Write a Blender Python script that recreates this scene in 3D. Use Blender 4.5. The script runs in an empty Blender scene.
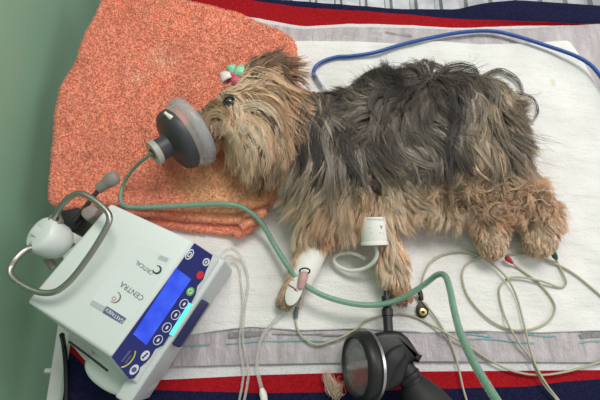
import bpy, bmesh, math, random
import numpy as np
from mathutils import Vector, Matrix
from mathutils.bvhtree import BVHTree
from mathutils import noise as mnoise

random.seed(7)
rng = np.random.default_rng(7)
SC = bpy.context.scene
COL = SC.collection

# ---------------------------------------------------------------- camera, world, lights, exposure
TILT, DIST, FPX = math.radians(18.0), 0.585, 471.0
CAM = np.array([0.0, -DIST * math.sin(TILT), DIST * math.cos(TILT)])
AX = np.array([1.0, 0, 0]); AZ = CAM / DIST; AY = np.cross(AZ, AX)
cam_d = bpy.data.cameras.new('camera'); cam = bpy.data.objects.new('camera', cam_d); COL.objects.link(cam)
cam_d.sensor_width = 36.0; cam_d.lens = 36.0 * FPX / 600.0; cam_d.clip_start = 0.01
cam.location = CAM; cam.rotation_euler = (TILT, 0, 0)
SC.camera = cam

world = bpy.data.worlds.new('world'); SC.world = world; world.use_nodes = True
wb = world.node_tree.nodes['Background']
wb.inputs['Color'].default_value = (1.0, 0.985, 0.97, 1); wb.inputs['Strength'].default_value = 0.42

def area_light(name, loc, target, sx, sy, power, col):
    d = bpy.data.lights.new(name, 'AREA'); d.shape = 'RECTANGLE'; d.size = sx; d.size_y = sy
    d.energy = power; d.color = col
    o = bpy.data.objects.new(name, d); COL.objects.link(o); o.location = loc
    o.rotation_euler = (Vector(target) - Vector(loc)).to_track_quat('-Z', 'Y').to_euler()
    return o
area_light('ceiling_lamp', (0.35, 0.75, 1.75), (0, 0.05, 0), 1.1, 0.5, 21.0, (1.0, 0.975, 0.94))
area_light('cool_side_light', (1.7, 0.1, 1.1), (0, 0, 0), 1.0, 1.2, 9.0, (0.97, 0.98, 1.0))  # broad cool area light from the right, no window modelled

SC.view_settings.view_transform = 'Standard'; SC.view_settings.look = 'None'
SC.view_settings.gamma = 1.0; SC.view_settings.use_curve_mapping = False
SC.view_settings.exposure = 0.15
SC.cycles.diffuse_bounces = 12; SC.cycles.max_bounces = 16; SC.cycles.transparent_max_bounces = 16

# ---------------------------------------------------------------- helpers
def W(px, py, z=0.0):
    """the place on the horizontal plane at height z that the photo's pixel (px, py) looks at"""
    d = (px - 300.0) * AX + (200.0 - py) * AY - FPX * AZ
    return Vector(CAM + d * (z - CAM[2]) / d[2])

def Wplane(px, py, p0, n):
    d = (px - 300.0) * AX + (200.0 - py) * AY - FPX * AZ
    p0 = np.array(p0); n = np.array(n)
    return Vector(CAM + d * np.dot(p0 - CAM, n) / np.dot(d, n))

def PROJ(P):
    P = np.asarray(P) - CAM
    x, y, z = P @ AX, P @ AY, -(P @ AZ)
    return 300 + FPX * x / z, 200 - FPX * y / z

def tag(o, label, cat, group=None, kind=None):
    o['label'] = label; o['category'] = cat
    if group: o['group'] = group
    if kind: o['kind'] = kind
    return o

def link(name, me, m=None, parent=None, smooth=True):
    o = bpy.data.objects.new(name, me); COL.objects.link(o)
    if m is not None:
        for mm in (m if isinstance(m, (list, tuple)) else [m]): me.materials.append(mm)
    if parent is not None: o.parent = parent
    if smooth: me.polygons.foreach_set('use_smooth', [True] * len(me.polygons))
    return o

def frombm(name, bm, m=None, parent=None, smooth=True, angle=None):
    bmesh.ops.recalc_face_normals(bm, faces=bm.faces)
    me = bpy.data.meshes.new(name); bm.to_mesh(me); bm.free()
    o = link(name, me, m, parent, smooth)
    if smooth and angle:
        try: me.set_sharp_from_angle(angle=math.radians(angle))
        except Exception: pass
    return o

def empty(name, loc, parent=None):
    o = bpy.data.objects.new(name, None); COL.objects.link(o); o.empty_display_size = 0.01
    o.location = loc
    return o

def reparent_keep(o, root):
    """parts are modelled in world coordinates: undo the root's offset"""
    o.parent = root
    o.matrix_parent_inverse = Matrix.Translation(root.location).inverted()
    return o

def smooth_path(pts, per=8):
    P = np.array([tuple(p) for p in pts], float)
    P = np.vstack([2 * P[0] - P[1], P, 2 * P[-1] - P[-2]])
    out = []
    for i in range(1, len(P) - 2):
        a, b, c, d = P[i - 1], P[i], P[i + 1], P[i + 2]
        for k in range(per):
            t = k / per
            out.append(0.5 * ((2 * b) + (c - a) * t + (2 * a - 5 * b + 4 * c - d) * t * t + (3 * b - a - 3 * c + d) * t ** 3))
    out.append(P[-2])
    return np.array(out)

def tube_bm(pts, r, sides=10, per=8, bm=None, cap=True, smooth=True):
    P = smooth_path(pts, per) if smooth else np.array([tuple(p) for p in pts], float)
    n = len(P)
    R = np.full(n, r) if np.isscalar(r) else np.interp(np.linspace(0, 1, n), np.linspace(0, 1, len(r)), r)
    bm = bm or bmesh.new()
    T = np.gradient(P, axis=0); T /= np.linalg.norm(T, axis=1)[:, None] + 1e-12
    ref = np.array([0, 0, 1.0]) if abs(T[0][2]) < 0.9 else np.array([1.0, 0, 0])
    a = np.cross(T[0], ref); a /= np.linalg.norm(a)
    rings = []
    for i in range(n):
        a = a - T[i] * np.dot(a, T[i]); a /= np.linalg.norm(a); b = np.cross(T[i], a)
        rings.append([bm.verts.new(P[i] + R[i] * (math.cos(2 * math.pi * k / sides) * a + math.sin(2 * math.pi * k / sides) * b)) for k in range(sides)])
    for i in range(n - 1):
        for k in range(sides):
            bm.faces.new((rings[i][k], rings[i][(k + 1) % sides], rings[i + 1][(k + 1) % sides], rings[i + 1][k]))
    if cap:
        bm.faces.new(rings[0][::-1]); bm.faces.new(rings[-1])
    return bm

def tube(name, pts, r, m, parent=None, sides=10, per=8, smooth=True):
    return frombm(name, tube_bm(pts, r, sides, per, smooth=smooth), m, parent, True, 50)

def wpts(L, z=0.02):
    return [W(p[0], p[1], p[2] if len(p) > 2 else z) for p in L]

def lathe_bm(profile, origin, axis, sides=40, squash=1.0, up=(0, 0, 1), closed=False):
    """profile: (distance along axis, radius) pairs"""
    ax = Vector(axis).normalized(); u = Vector(up); u = (u - ax * u.dot(ax)).normalized(); v = ax.cross(u)
    bm = bmesh.new(); rings = []
    for (d, r) in profile:
        c = Vector(origin) + ax * d
        rings.append([bm.verts.new(c + u * (r * squash * math.cos(2 * math.pi * k / sides)) + v * (r * math.sin(2 * math.pi * k / sides))) for k in range(sides)])
    for i in range(len(rings) - 1):
        for k in range(sides):
            bm.faces.new((rings[i][k], rings[i][(k + 1) % sides], rings[i + 1][(k + 1) % sides], rings[i + 1][k]))
    if closed:
        bm.faces.new(rings[0][::-1]); bm.faces.new(rings[-1])
    return bm

def prism_bm(top, bottom, bevel=0.0, segs=3):
    bm = bmesh.new()
    a = [bm.verts.new(p) for p in top]; b = [bm.verts.new(p) for p in bottom]
    bm.faces.new(a); bm.faces.new(b[::-1]); n = len(a)
    for i in range(n): bm.faces.new((a[i], b[i], b[(i + 1) % n], a[(i + 1) % n]))
    bmesh.ops.recalc_face_normals(bm, faces=bm.faces)
    if bevel: bmesh.ops.bevel(bm, geom=list(bm.edges), offset=bevel, segments=segs, affect='EDGES', profile=0.5)
    return bm

def poly_bm(pts, thick, n):
    n = Vector(n).normalized()
    return prism_bm([p + n * thick for p in pts], [p for p in pts])

def resample(poly, n):
    P = np.array(poly, float); Q = np.vstack([P, P[:1]])
    s = np.r_[0, np.cumsum(np.linalg.norm(np.diff(Q, axis=0), axis=1))]
    t = np.linspace(0, s[-1], n, endpoint=False)
    return np.stack([np.interp(t, s, Q[:, k]) for k in range(Q.shape[1])], 1)

def slab_bm(outline, z0, z1, er, rings=40, n=320, amp=0.0, freq=30.0, cen=None, bm=None, relax=2):
    """soft slab (cloth layer) with a rounded rim from a star-shaped outline in world xy"""
    O = resample(outline, n)
    for _ in range(relax): O = 0.5 * O + 0.25 * np.roll(O, 1, 0) + 0.25 * np.roll(O, -1, 0)
    c = np.array(cen) if cen is not None else O.mean(0)
    bm = bm or bmesh.new()
    loops = []
    def put(xy, z, ripple=1.0):
        h = z
        if amp: h += ripple * amp * mnoise.noise(Vector((xy[0] * freq, xy[1] * freq, 3.7)))
        return bm.verts.new((xy[0], xy[1], h))
    d = O - c; L = np.linalg.norm(d, axis=1)[:, None]; un = d / L
    for th in np.linspace(0, math.pi, 9)[0:9]:
        rr = er
        ins = rr * (1 - math.sin(th)) ; zz = 0.5 * (z0 + z1) - 0.5 * (z1 - z0) * math.cos(th)
        xy = O - un * ins
        loops.append([put(xy[i], zz, 1.0 if th > 2 else 0.0) for i in range(n)])
    base = O - un * er
    for k in range(1, rings):
        s = 1 - k / rings
        xy = c + (base - c) * s
        loops.append([put(xy[i], z1) for i in range(n)])
    ctr = put(c, z1)
    for a, b in zip(loops[:-1], loops[1:]):
        for i in range(n): bm.faces.new((a[i], a[(i + 1) % n], b[(i + 1) % n], b[i]))
    for i in range(n): bm.faces.new((loops[-1][i], loops[-1][(i + 1) % n], ctr))
    bm.faces.new(loops[0][::-1])
    return bm

# ---------------------------------------------------------------- materials
class NT:
    def __init__(s, name):
        s.m = bpy.data.materials.new(name); s.m.use_nodes = True
        s.t = s.m.node_tree; s.b = s.t.nodes['Principled BSDF']
    def n(s, typ, **kw):
        o = s.t.nodes.new(typ)
        for k, v in kw.items():
            if k in o.inputs: o.inputs[k].default_value = v
            else: setattr(o, k, v)
        return o
    def l(s, a, b): s.t.links.new(a, b)
    def math(s, op, a, b=0.0):
        o = s.n('ShaderNodeMath', operation=op)
        for i, x in enumerate((a, b)):
            if isinstance(x, (int, float)): o.inputs[i].default_value = x
            else: s.l(x, o.inputs[i])
        return o.outputs[0]
    def obj(s): return s.n('ShaderNodeTexCoord').outputs['Object']
    def noise(s, scale, detail=3.0, rough=0.5, vec=None):
        o = s.n('ShaderNodeTexNoise'); o.inputs['Scale'].default_value = scale; o.inputs['Detail'].default_value = detail
        o.inputs['Roughness'].default_value = rough
        s.l(vec if vec is not None else s.obj(), o.inputs['Vector']); return o.outputs['Fac']
    def ramp(s, fac, stops):
        o = s.n('ShaderNodeValToRGB'); e = o.color_ramp.elements
        while len(e) < len(stops): e.new(0.5)
        for q, (p, c) in zip(e, stops): q.position = p; q.color = (*c, 1) if len(c) == 3 else c
        s.l(fac, o.inputs[0]); return o.outputs[0]
    def mix(s, fac, a, b):
        o = s.n('ShaderNodeMix', data_type='RGBA')
        for i, x in ((0, fac), (6, a), (7, b)):
            if isinstance(x, (int, float)): o.inputs[i].default_value = x
            elif isinstance(x, tuple): o.inputs[i].default_value = (*x, 1)
            else: s.l(x, o.inputs[i])
        return o.outputs[2]
    def bump(s, h, strength=0.3, dist=0.002):
        o = s.n('ShaderNodeBump', Strength=strength, Distance=dist); s.l(h, o.inputs['Height']); s.l(o.outputs[0], s.b.inputs['Normal'])
    def set(s, **kw):
        for k, v in kw.items():
            i = s.b.inputs[k.replace('_', ' ')]
            i.default_value = (*v, 1) if isinstance(v, tuple) else v
        return s

def S(r, g, b):
    f = lambda c: (c / 255 / 12.92) if c / 255 <= 0.04045 else ((c / 255 + 0.055) / 1.055) ** 2.4
    return (f(r), f(g), f(b))

def plain(name, col, rough=0.5, metal=0.0, var=0.06, scale=60, bump=0.0, trans=0.0, alpha=1.0, ior=1.45, spec=0.5, coat=0.0):
    t = NT(name); nz = t.noise(scale)
    lo = tuple(max(0, c * (1 - var)) for c in col); hi = tuple(min(1, c * (1 + var)) for c in col)
    t.l(t.ramp(nz, [(0.3, lo), (0.7, hi)]), t.b.inputs['Base Color'])
    t.set(Roughness=rough, Metallic=metal, Alpha=alpha, IOR=ior)
    t.b.inputs['Transmission Weight'].default_value = trans
    t.b.inputs['Specular IOR Level'].default_value = spec
    t.b.inputs['Coat Weight'].default_value = coat
    if bump: t.bump(t.noise(scale * 6, 4), bump, 0.001)
    return t.m

M = {}
M['wall'] = plain('green_wall_paint', S(140, 178, 150), 0.42, var=0.03, scale=9, bump=0.05)
M['pump'] = plain('white_plastic', S(212, 218, 214), 0.38, var=0.012, scale=40, bump=0.04)
M['pump_edge'] = plain('light_grey_plastic', S(196, 202, 200), 0.42, var=0.012, scale=40)
M['panel'] = plain('navy_membrane', S(38, 44, 112), 0.3, var=0.04)
M['navy_plastic'] = plain('dark_navy_plastic', S(34, 36, 78), 0.35, var=0.04)
M['white_print'] = plain('white_print', S(225, 228, 232), 0.4, var=0.01)
M['green_print'] = plain('green_print', S(110, 190, 95), 0.4, var=0.02)
M['red_print'] = plain('red_print', S(205, 50, 55), 0.4, var=0.02)
M['yellow_print'] = plain('yellow_print', S(200, 195, 90), 0.4, var=0.02)
M['grey_print'] = plain('grey_print', S(105, 112, 112), 0.5, var=0.02)
M['faint_print'] = plain('faint_grey_print', S(176, 182, 184), 0.5, var=0.02)
M['dkgreen_print'] = plain('dark_green_print', S(30, 66, 58), 0.5, var=0.02)
M['pink_print'] = plain('pink_print', S(190, 150, 145), 0.5, var=0.02)
M['tag_blue'] = plain('slate_blue_print', S(88, 96, 128), 0.5, var=0.02)
M['sticker'] = plain('glossy_white_sticker', S(214, 220, 217), 0.22, var=0.008)
M['steel'] = plain('brushed_steel', S(165, 162, 155), 0.3, metal=1.0, var=0.05, scale=200)
M['black'] = plain('black_plastic', S(30, 30, 31), 0.45, var=0.1, bump=0.05)
M['black_rubber'] = plain('black_rubber', S(38, 38, 39), 0.6, var=0.1, bump=0.1)
M['grey_knob'] = plain('warm_grey_plastic', S(140, 130, 126), 0.5, var=0.04, bump=0.05)
M['mask_rubber'] = plain('charcoal_rubber', S(64, 64, 68), 0.45, var=0.06, bump=0.05)
M['mask_ring'] = plain('grey_plastic_ring', S(172, 168, 160), 0.45, var=0.03)
M['nub'] = plain('ivory_plastic', S(222, 214, 196), 0.4, var=0.02)
M['ecg'] = plain('beige_cable', S(176, 172, 150), 0.45, var=0.04)
M['blue_tube'] = plain('blue_tube', S(30, 78, 150), 0.3, var=0.05)
M['white_soft'] = plain('white_tape', S(232, 230, 222), 0.75, var=0.02, bump=0.15)
M['bandage'] = plain('white_bandage', S(238, 236, 228), 0.85, var=0.02, scale=150, bump=0.3)
M['white_hose'] = plain('white_hose', S(226, 226, 216), 0.35, var=0.02)
M['dial_face'] = plain('dial_face', S(120, 116, 116), 0.35, var=0.1)
M['silver'] = plain('silver_rim', S(190, 190, 188), 0.3, metal=0.9, var=0.03)
M['brass'] = plain('brass_snap', S(205, 180, 120), 0.3, metal=0.9, var=0.03)
M['teal_print'] = plain('teal_print', S(112, 168, 172), 0.6, var=0.15, scale=90)
M['smudge_print'] = plain('grey_smudge_print', S(132, 128, 130), 0.7, var=0.25, scale=400)
M['white_paint'] = plain('white_paint', S(214, 214, 210), 0.4, var=0.02)
M['bow_green'] = plain('mint_ribbon', S(150, 205, 170), 0.5, var=0.25, scale=250)
M['bow_pink'] = plain('pink_ribbon', S(205, 90, 110), 0.5, var=0.2, scale=250)
M['bow_white'] = plain('white_ribbon', S(230, 215, 215), 0.5, var=0.1, scale=250)
M['nose'] = plain('black_nose', S(34, 30, 29), 0.35, var=0.1, bump=0.2)
M['skin_pink'] = plain('pink_gum', S(150, 95, 85), 0.4, var=0.1)
M['red_clip'] = plain('red_clip', S(170, 45, 52), 0.4, var=0.04)
M['green_clip'] = plain('green_clip', S(34, 84, 66), 0.4, var=0.04)
M['navy_text'] = plain('navy_print', S(58, 60, 120), 0.5, var=0.02)
M['sky_text'] = plain('light_blue_print', S(130, 180, 205), 0.5, var=0.02)
M['cord'] = plain('black_cord', S(26, 26, 28), 0.5, var=0.1)

def emis(name, col, strength, base):
    t = NT(name); t.set(Base_Color=base, Roughness=0.15)
    t.b.inputs['Emission Color'].default_value = (*col, 1); t.b.inputs['Emission Strength'].default_value = strength
    return t.m
def screen_mat():
    t = NT('blue_lcd'); t.set(Roughness=0.12, Base_Color=S(30, 50, 160))
    c = t.ramp(t.noise(45, 3), [(0.35, S(32, 62, 205)), (0.7, S(66, 104, 232))])
    t.l(c, t.b.inputs['Emission Color']); t.b.inputs['Emission Strength'].default_value = 0.75
    return t.m
M['screen'] = screen_mat()
M['led'] = emis('cyan_light_bar', S(80, 235, 205), 0.85, S(90, 200, 180))

def clear_mat(name, col, rough, trans, alpha):
    t = NT(name); t.set(Base_Color=col, Roughness=rough, Alpha=alpha)
    nz = t.noise(80); t.l(t.ramp(nz, [(0.3, tuple(c * .96 for c in col)), (0.7, col)]), t.b.inputs['Base Color'])
    t.b.inputs['Transmission Weight'].default_value = trans; t.b.inputs['IOR'].default_value = 1.3
    return t.m
M['green_tube'] = clear_mat('green_clear_hose', S(160, 200, 178), 0.18, 0.5, 0.78)
M['mask_clear'] = clear_mat('clear_mask_plastic', S(214, 216, 214), 0.12, 0.5, 0.42)
M['mask_lip'] = clear_mat('frosted_mask_lip', S(200, 206, 208), 0.2, 0.4, 0.55)
M['iv_line'] = clear_mat('clear_line', S(226, 224, 218), 0.12, 0.45, 0.55)
M['glass'] = clear_mat('dial_glass', S(225, 228, 230), 0.04, 0.9, 0.35)

def eye_mat():
    t = NT('dark_eye'); t.set(Roughness=0.05)
    t.l(t.ramp(t.noise(300), [(0.4, S(14, 11, 10)), (0.7, S(44, 30, 20))]), t.b.inputs['Base Color'])
    t.b.inputs['Coat Weight'].default_value = 1.0
    return t.m
M['eye'] = eye_mat()

def attr_mat(name, attr, rough, spec=0.3, sheen=0.0, trans=0.0):
    t = NT(name); a = t.n('ShaderNodeAttribute'); a.attribute_name = attr
    nz = t.noise(900, 2); k = t.ramp(nz, [(0.3, (0.86, 0.86, 0.86)), (0.7, (1.1, 1.1, 1.1))])
    mx = t.n('ShaderNodeMix', data_type='RGBA', blend_type='MULTIPLY'); mx.inputs[0].default_value = 1.0
    t.l(a.outputs['Color'], mx.inputs[6]); t.l(k, mx.inputs[7]); t.l(mx.outputs[2], t.b.inputs['Base Color'])
    t.set(Roughness=rough); t.b.inputs['Specular IOR Level'].default_value = spec
    t.b.inputs['Sheen Weight'].default_value = sheen
    if trans:
        tr = t.n('ShaderNodeBsdfTranslucent'); t.l(mx.outputs[2], tr.inputs['Color'])
        ms = t.n('ShaderNodeMixShader'); ms.inputs[0].default_value = trans
        t.l(t.b.outputs[0], ms.inputs[1]); t.l(tr.outputs[0], ms.inputs[2])
        t.l(ms.outputs[0], t.t.nodes['Material Output'].inputs['Surface'])
    return t.m
M['fur'] = attr_mat('dog_fur', 'hair_color', 0.40, 0.45, 0.0, 0.0)
M['hide'] = attr_mat('dog_skin', 'hair_color', 0.8, 0.1)
M['terry'] = attr_mat('towel_pile', 'hair_color', 0.9, 0.1, 0.3)

def blanket_mat(name, a, b):
    t = NT(name); t.set(Roughness=0.92)
    t.l(t.ramp(t.noise(420, 4), [(0.3, a), (0.75, b)]), t.b.inputs['Base Color'])
    t.bump(t.noise(700, 4), 0.6, 0.0015); t.b.inputs['Sheen Weight'].default_value = 0.0
    t.b.inputs['Specular IOR Level'].default_value = 0.1
    return t.m
M['navy_fleece'] = blanket_mat('navy_fleece', S(18, 20, 46), S(36, 38, 70))
M['red_fleece'] = blanket_mat('red_fleece', S(142, 16, 26), S(176, 30, 38))
M['white_fleece'] = blanket_mat('white_fleece', S(205, 202, 204), S(226, 224, 224))

def film_mat():
    t = NT('lilac_grey_film'); t.set(Roughness=0.35)
    st = t.n('ShaderNodeMapping'); st.inputs['Scale'].default_value = (1.0, 0.25, 1); t.l(t.obj(), st.inputs['Vector'])
    w = t.noise(70, 5, 0.6, st.outputs[0])
    t.l(t.ramp(w, [(0.3, S(162, 152, 157)), (0.55, S(182, 173, 176)), (0.75, S(200, 192, 194))]), t.b.inputs['Base Color'])
    t.bump(t.math('ADD', t.noise(55, 5, 0.6, st.outputs[0]), t.noise(22, 4, .6)), 0.8, 0.006)
    return t.m
M['film'] = film_mat()

def core_mat():
    t = NT('white_absorbent_core'); t.set(Roughness=0.9); t.b.inputs['Specular IOR Level'].default_value = 0.1
    o = t.obj()
    def spot(px, py, rad, noise_amp):
        c = W(px, py, 0.014); d = t.n('ShaderNodeVectorMath', operation='DISTANCE'); t.l(o, d.inputs[0]); d.inputs[1].default_value = c
        q = t.math('ADD', d.outputs['Value'], t.math('MULTIPLY', t.math('SUBTRACT', t.noise(160, 3), 0.5), noise_amp))
        return t.math('SUBTRACT', 1.0, t.math('MINIMUM', t.math('MAXIMUM', t.math('DIVIDE', t.math('SUBTRACT', q, rad * 0.6), rad * 0.5), 0.0), 1.0))
    base = t.ramp(t.noise(25, 4), [(0.3, S(222, 219, 216)), (0.7, S(234, 232, 229))])
    c1 = t.mix(t.math('MULTIPLY', spot(528, 169, 0.0085, 0.012), 0.75), base, S(226, 120, 110))
    c2 = t.mix(t.math('MULTIPLY', spot(553, 82, 0.005, 0.012), 0.5), c1, S(214, 202, 165))
    c3 = t.mix(t.math('MULTIPLY', spot(281, 304, 0.006, 0.012), 0.7), c2, S(120, 95, 82))
    t.l(c3, t.b.inputs['Base Color'])
    mp = t.n('ShaderNodeMapping'); mp.inputs['Scale'].default_value = (0.35, 1.0, 1); t.l(o, mp.inputs['Vector'])
    wr = t.math('ADD', t.noise(38, 4, 0.55, mp.outputs[0]), t.math('MULTIPLY', t.noise(420, 3), 0.12))
    t.bump(wr, 0.9, 0.007)
    return t.m
M['core'] = core_mat()

def table_mat():
    t = NT('worn_steel'); t.set(Metallic=0.75, Roughness=0.42)
    t.l(t.ramp(t.noise(35, 5), [(0.3, S(150, 152, 156)), (0.7, S(200, 202, 204))]), t.b.inputs['Base Color'])
    return t.m
M['table'] = table_mat()
M['floor'] = plain('grey_floor', S(120, 122, 118), 0.6, var=0.1, scale=12)

# ---------------------------------------------------------------- the room
WALLX = -0.338
bm = bmesh.new(); bmesh.ops.create_cube(bm, size=1.0)
bmesh.ops.scale(bm, vec=(0.08, 3.0, 2.9), verts=bm.verts); bmesh.ops.translate(bm, vec=(WALLX - 0.04, 0.2, 0.6), verts=bm.verts)
o = frombm('wall_left', bm, M['wall'], smooth=False); o['kind'] = 'structure'
bm = bmesh.new(); bmesh.ops.create_cube(bm, size=1.0)
bmesh.ops.scale(bm, vec=(3.0, 3.0, 0.05), verts=bm.verts); bmesh.ops.translate(bm, vec=(WALLX + 1.5, 0.2, -0.875), verts=bm.verts)
o = frombm('floor', bm, M['floor'], smooth=False); o['kind'] = 'structure'

# ---------------------------------------------------------------- the table with a ribbed steel top
table = empty('treatment_table', (0.2, 0.1, -0.85))
tag(table, 'steel treatment table with ribbed top under the striped blanket', 'table')
TX0, TX1, TY0, TY1 = -0.263, 0.72, -0.42, 0.62
bm = bmesh.new()
xs = []; x = TX0
while x < TX1:
    xs += [(x, 0), (x + 0.024, 0), (x + 0.027, -0.006), (x + 0.033, -0.006), (x + 0.036, 0)]; x += 0.036
top = [[bm.verts.new((x, y, z)) for (x, z) in xs] for y in (TY0, TY1)]
bot = [[bm.verts.new((x, y, -0.03)) for (x, z) in xs] for y in (TY0, TY1)]
for i in range(len(xs) - 1):
    bm.faces.new((top[0][i], top[0][i + 1], top[1][i + 1], top[1][i]))
    bm.faces.new((bot[0][i], bot[1][i], bot[1][i + 1], bot[0][i + 1]))
    for e in (0, 1): bm.faces.new((top[e][i], bot[e][i], bot[e][i + 1], top[e][i + 1]))
reparent_keep(frombm('ribbed_top', bm, M['table'], smooth=False), table)
rail = prism_bm([Vector(p) for p in ((TX0 - .030, TY0, -.030), (TX0 + .002, TY0, -.030), (TX0 + .002, .05, -.030), (TX0 - .030, .05, -.030))],
                [Vector(p) for p in ((TX0 - .030, TY0, -.065), (TX0 + .002, TY0, -.065), (TX0 + .002, .05, -.065), (TX0 - .030, .05, -.065))], 0.003)
o = reparent_keep(frombm('edge_rail', rail, M['white_paint'], angle=40), table); o['label'] = 'white painted edge'
p = W(50, 372, 0.0); q = Vector((TX0 - 0.028, p.y, -0.040))
o = reparent_keep(frombm('rail_peg', lathe_bm([(0, .0001), (0, .003), (.012, .003), (.0125, .0022), (.0125, .0001)], q, (-1, 0, 0), 14), M['white_paint'], angle=40), table)
for (lx, ly) in ((TX0 + .03, TY0 + .04), (TX1 - .05, TY0 + .04), (TX0 + .03, TY1 - .04), (TX1 - .05, TY1 - .04)):
    reparent_keep(frombm('leg', lathe_bm([(0, .02), (.82, .02)], (lx, ly, -.85), (0, 0, 1), 18, closed=True), M['steel'], angle=40), table)

# ---------------------------------------------------------------- blanket: bands between stripe edges
ROWS = [
    [(30, -20), (180, -14), (250, -3), (300, 1), (350, 5), (400, 8), (455, 8), (475, 3), (492, 0), (520, -2), (640, 6)],
    [(30, -14), (180, -6), (245, 0), (300, 9), (350, 13), (400, 15), (450, 19), (520, 24), (570, 25), (640, 23)],
    [(30, -8), (180, 1), (200, 5), (240, 15), (285, 23), (300, 26), (345, 24), (400, 25), (460, 27.5), (520, 26.2), (570, 25.6), (640, 23.6)],
    [(42, 312), (60, 330), (100, 378), (160, 380), (260, 375), (330, 373), (420, 371.5), (600, 370), (680, 369)],
    [(50, 338), (72, 352), (105, 388), (160, 390), (260, 393), (340, 392), (430, 389), (527, 386.5), (560, 382), (600, 379), (680, 377)],
    [(60, 470), (300, 470), (680, 470)],
]
BM_IDX = [0, 1, 2, 1, 0]
bm = bmesh.new()
NU = 260
XS = np.linspace(TX0 + 0.004, 0.52, NU)
def row_y(row):
    P = np.array([W(a, b, 0.005) for a, b in row])[:, :2]
    P = P[np.argsort(P[:, 0])]
    k = 13; xx = np.interp(XS, P[:, 0], P[:, 0]); y = np.interp(XS, P[:, 0], P[:, 1])
    yp = np.pad(y, (3, 3), mode='edge'); return sum(yp[i:i + NU] for i in range(7)) / 7
ys = [row_y(r) for r in ROWS]
ys[5] = np.full(NU, TY0 + 0.005)
subs = [6, 6, 90, 8, 12]
grid = []; bands = []
for b in range(5):
    for k in range(subs[b]):
        f = k / subs[b]; grid.append(ys[b] * (1 - f) + ys[b + 1] * f); bands.append(b)
grid.append(ys[5])
V = []
for r, yy in enumerate(grid):
    row = []
    for i in range(NU):
        z = 0.005 + 0.0022 * mnoise.noise(Vector((XS[i] * 14, yy[i] * 22, 1.3))) + 0.0008 * mnoise.noise(Vector((XS[i] * 60, yy[i] * 60, 4)))
        if yy[i] > 0.22 : z += 0.006 * math.exp(-((r - 5) / 4.0) ** 2) * (0.6 + 0.4 * math.sin(XS[i] * 25))
        if r == 0 or r == len(grid) - 1 or i == 0 or i == NU - 1: z = 0.0008
        row.append(bm.verts.new((XS[i], yy[i], z)))
    V.append(row)
for r in range(len(grid) - 1):
    for i in range(NU - 1):
        f = bm.faces.new((V[r][i], V[r][i + 1], V[r + 1][i + 1], V[r + 1][i])); f.material_index = BM_IDX[bands[r]]
ob = frombm('blanket', bm, [M['navy_fleece'], M['red_fleece'], M['white_fleece']])
tag(ob, 'fleece blanket with navy, red and white border stripes under the pad', 'blanket')
md = ob.modifiers.new('thickness', 'SOLIDIFY'); md.thickness = 0.004; md.offset = -1

# ---------------------------------------------------------------- absorbent underpad
fo = [W(a, b, .009) for a, b in ((140, 10), (185, 9), (240, 19.5), (285, 27), (300, 29.5), (345, 27.5), (400, 28), (460, 30), (520, 29), (600, 24.5), (660, 22), (668, 200), (690, 362), (600, 362.5), (420, 361.5), (260, 364.5), (160, 367), (95, 365), (80, 300), (80, 120))]
film = frombm('underpad', slab_bm([p[:2] for p in fo], .0085, .0100, .001, rings=60, n=400, amp=0.0012, freq=26), M['film'])
tag(film, 'white absorbent underpad with grey plastic border beneath the dog', 'underpad')
co = [W(a, b, .0125) for a, b in ((90, 60), (200, 45), (298, 40.5), (350, 41), (400, 43.5), (440, 41), (480, 44), (530, 43), (569, 40), (578, 52), (592, 76), (612, 110), (650, 150), (665, 240), (670, 332), (600, 331), (540, 333), (480, 331), (420, 333), (360, 329), (300, 331), (250, 327), (190, 335), (90, 335), (60, 250))]
core_bm = slab_bm([p[:2] for p in co], .0095, .0130, .0025, rings=90, n=500, amp=0.0016, freq=34, relax=1)
core = frombm('absorbent_core', core_bm, M['core'], film)
core['label'] = 'white quilted middle of the pad'

def ribbon(name, pts, wid, z, m, parent):
    P = smooth_path([W(a, b, z) for a, b in pts], 6); bm = bmesh.new(); prev = None
    for i, p in enumerate(P):
        w = wid * (0.7 + 0.5 * mnoise.noise(Vector((p[0] * 90, p[1] * 90, wid * 999))))
        zz = z + 0.0009 * mnoise.noise(Vector((p[0] * 26, p[1] * 26, 3.7)))
        a = bm.verts.new((p[0], p[1] + w / 2, p[2] + .0006)); b = bm.verts.new((p[0], p[1] - w / 2, p[2] + .0006))
        if prev: bm.faces.new((prev[0], a, b, prev[1]))
        prev = (a, b)
    return frombm(name, bm, m, parent)
for L, w in (([(186, 335), (198, 333), (209, 332)], .0022), ([(183, 346.5), (196, 345.5), (210, 345)], .0022), ([(226, 344), (250, 342), (280, 341), (315, 341), (335, 341.5)], .0018),
             ([(470, 339), (490, 339), (515, 342), (535, 343)], .0016), ([(455, 333), (470, 334), (490, 337)], .0014), ([(580, 343), (592, 341), (602, 341)], .0018), ([(527, 334), (545, 336), (556, 336)], .0014)):
    ribbon('printed_line', L, w, .0113, M['teal_print'], film)
for L, w in (([(228, 335.5), (240, 334.5), (252, 334), (262, 333.5)], .009), ([(272, 334), (300, 334.5), (322, 334)], .0018), ([(322, 335.5), (340, 335), (352, 334)], .0020),
             ([(462, 331), (476, 332), (487, 333)], .0022), ([(580, 336), (592, 335), (603, 335)], .005), ([(385, 32), (397, 34), (412, 35.5)], .0018)):
    ribbon('printed_marking', L, w, .0112, M['smudge_print'], film)

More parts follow.
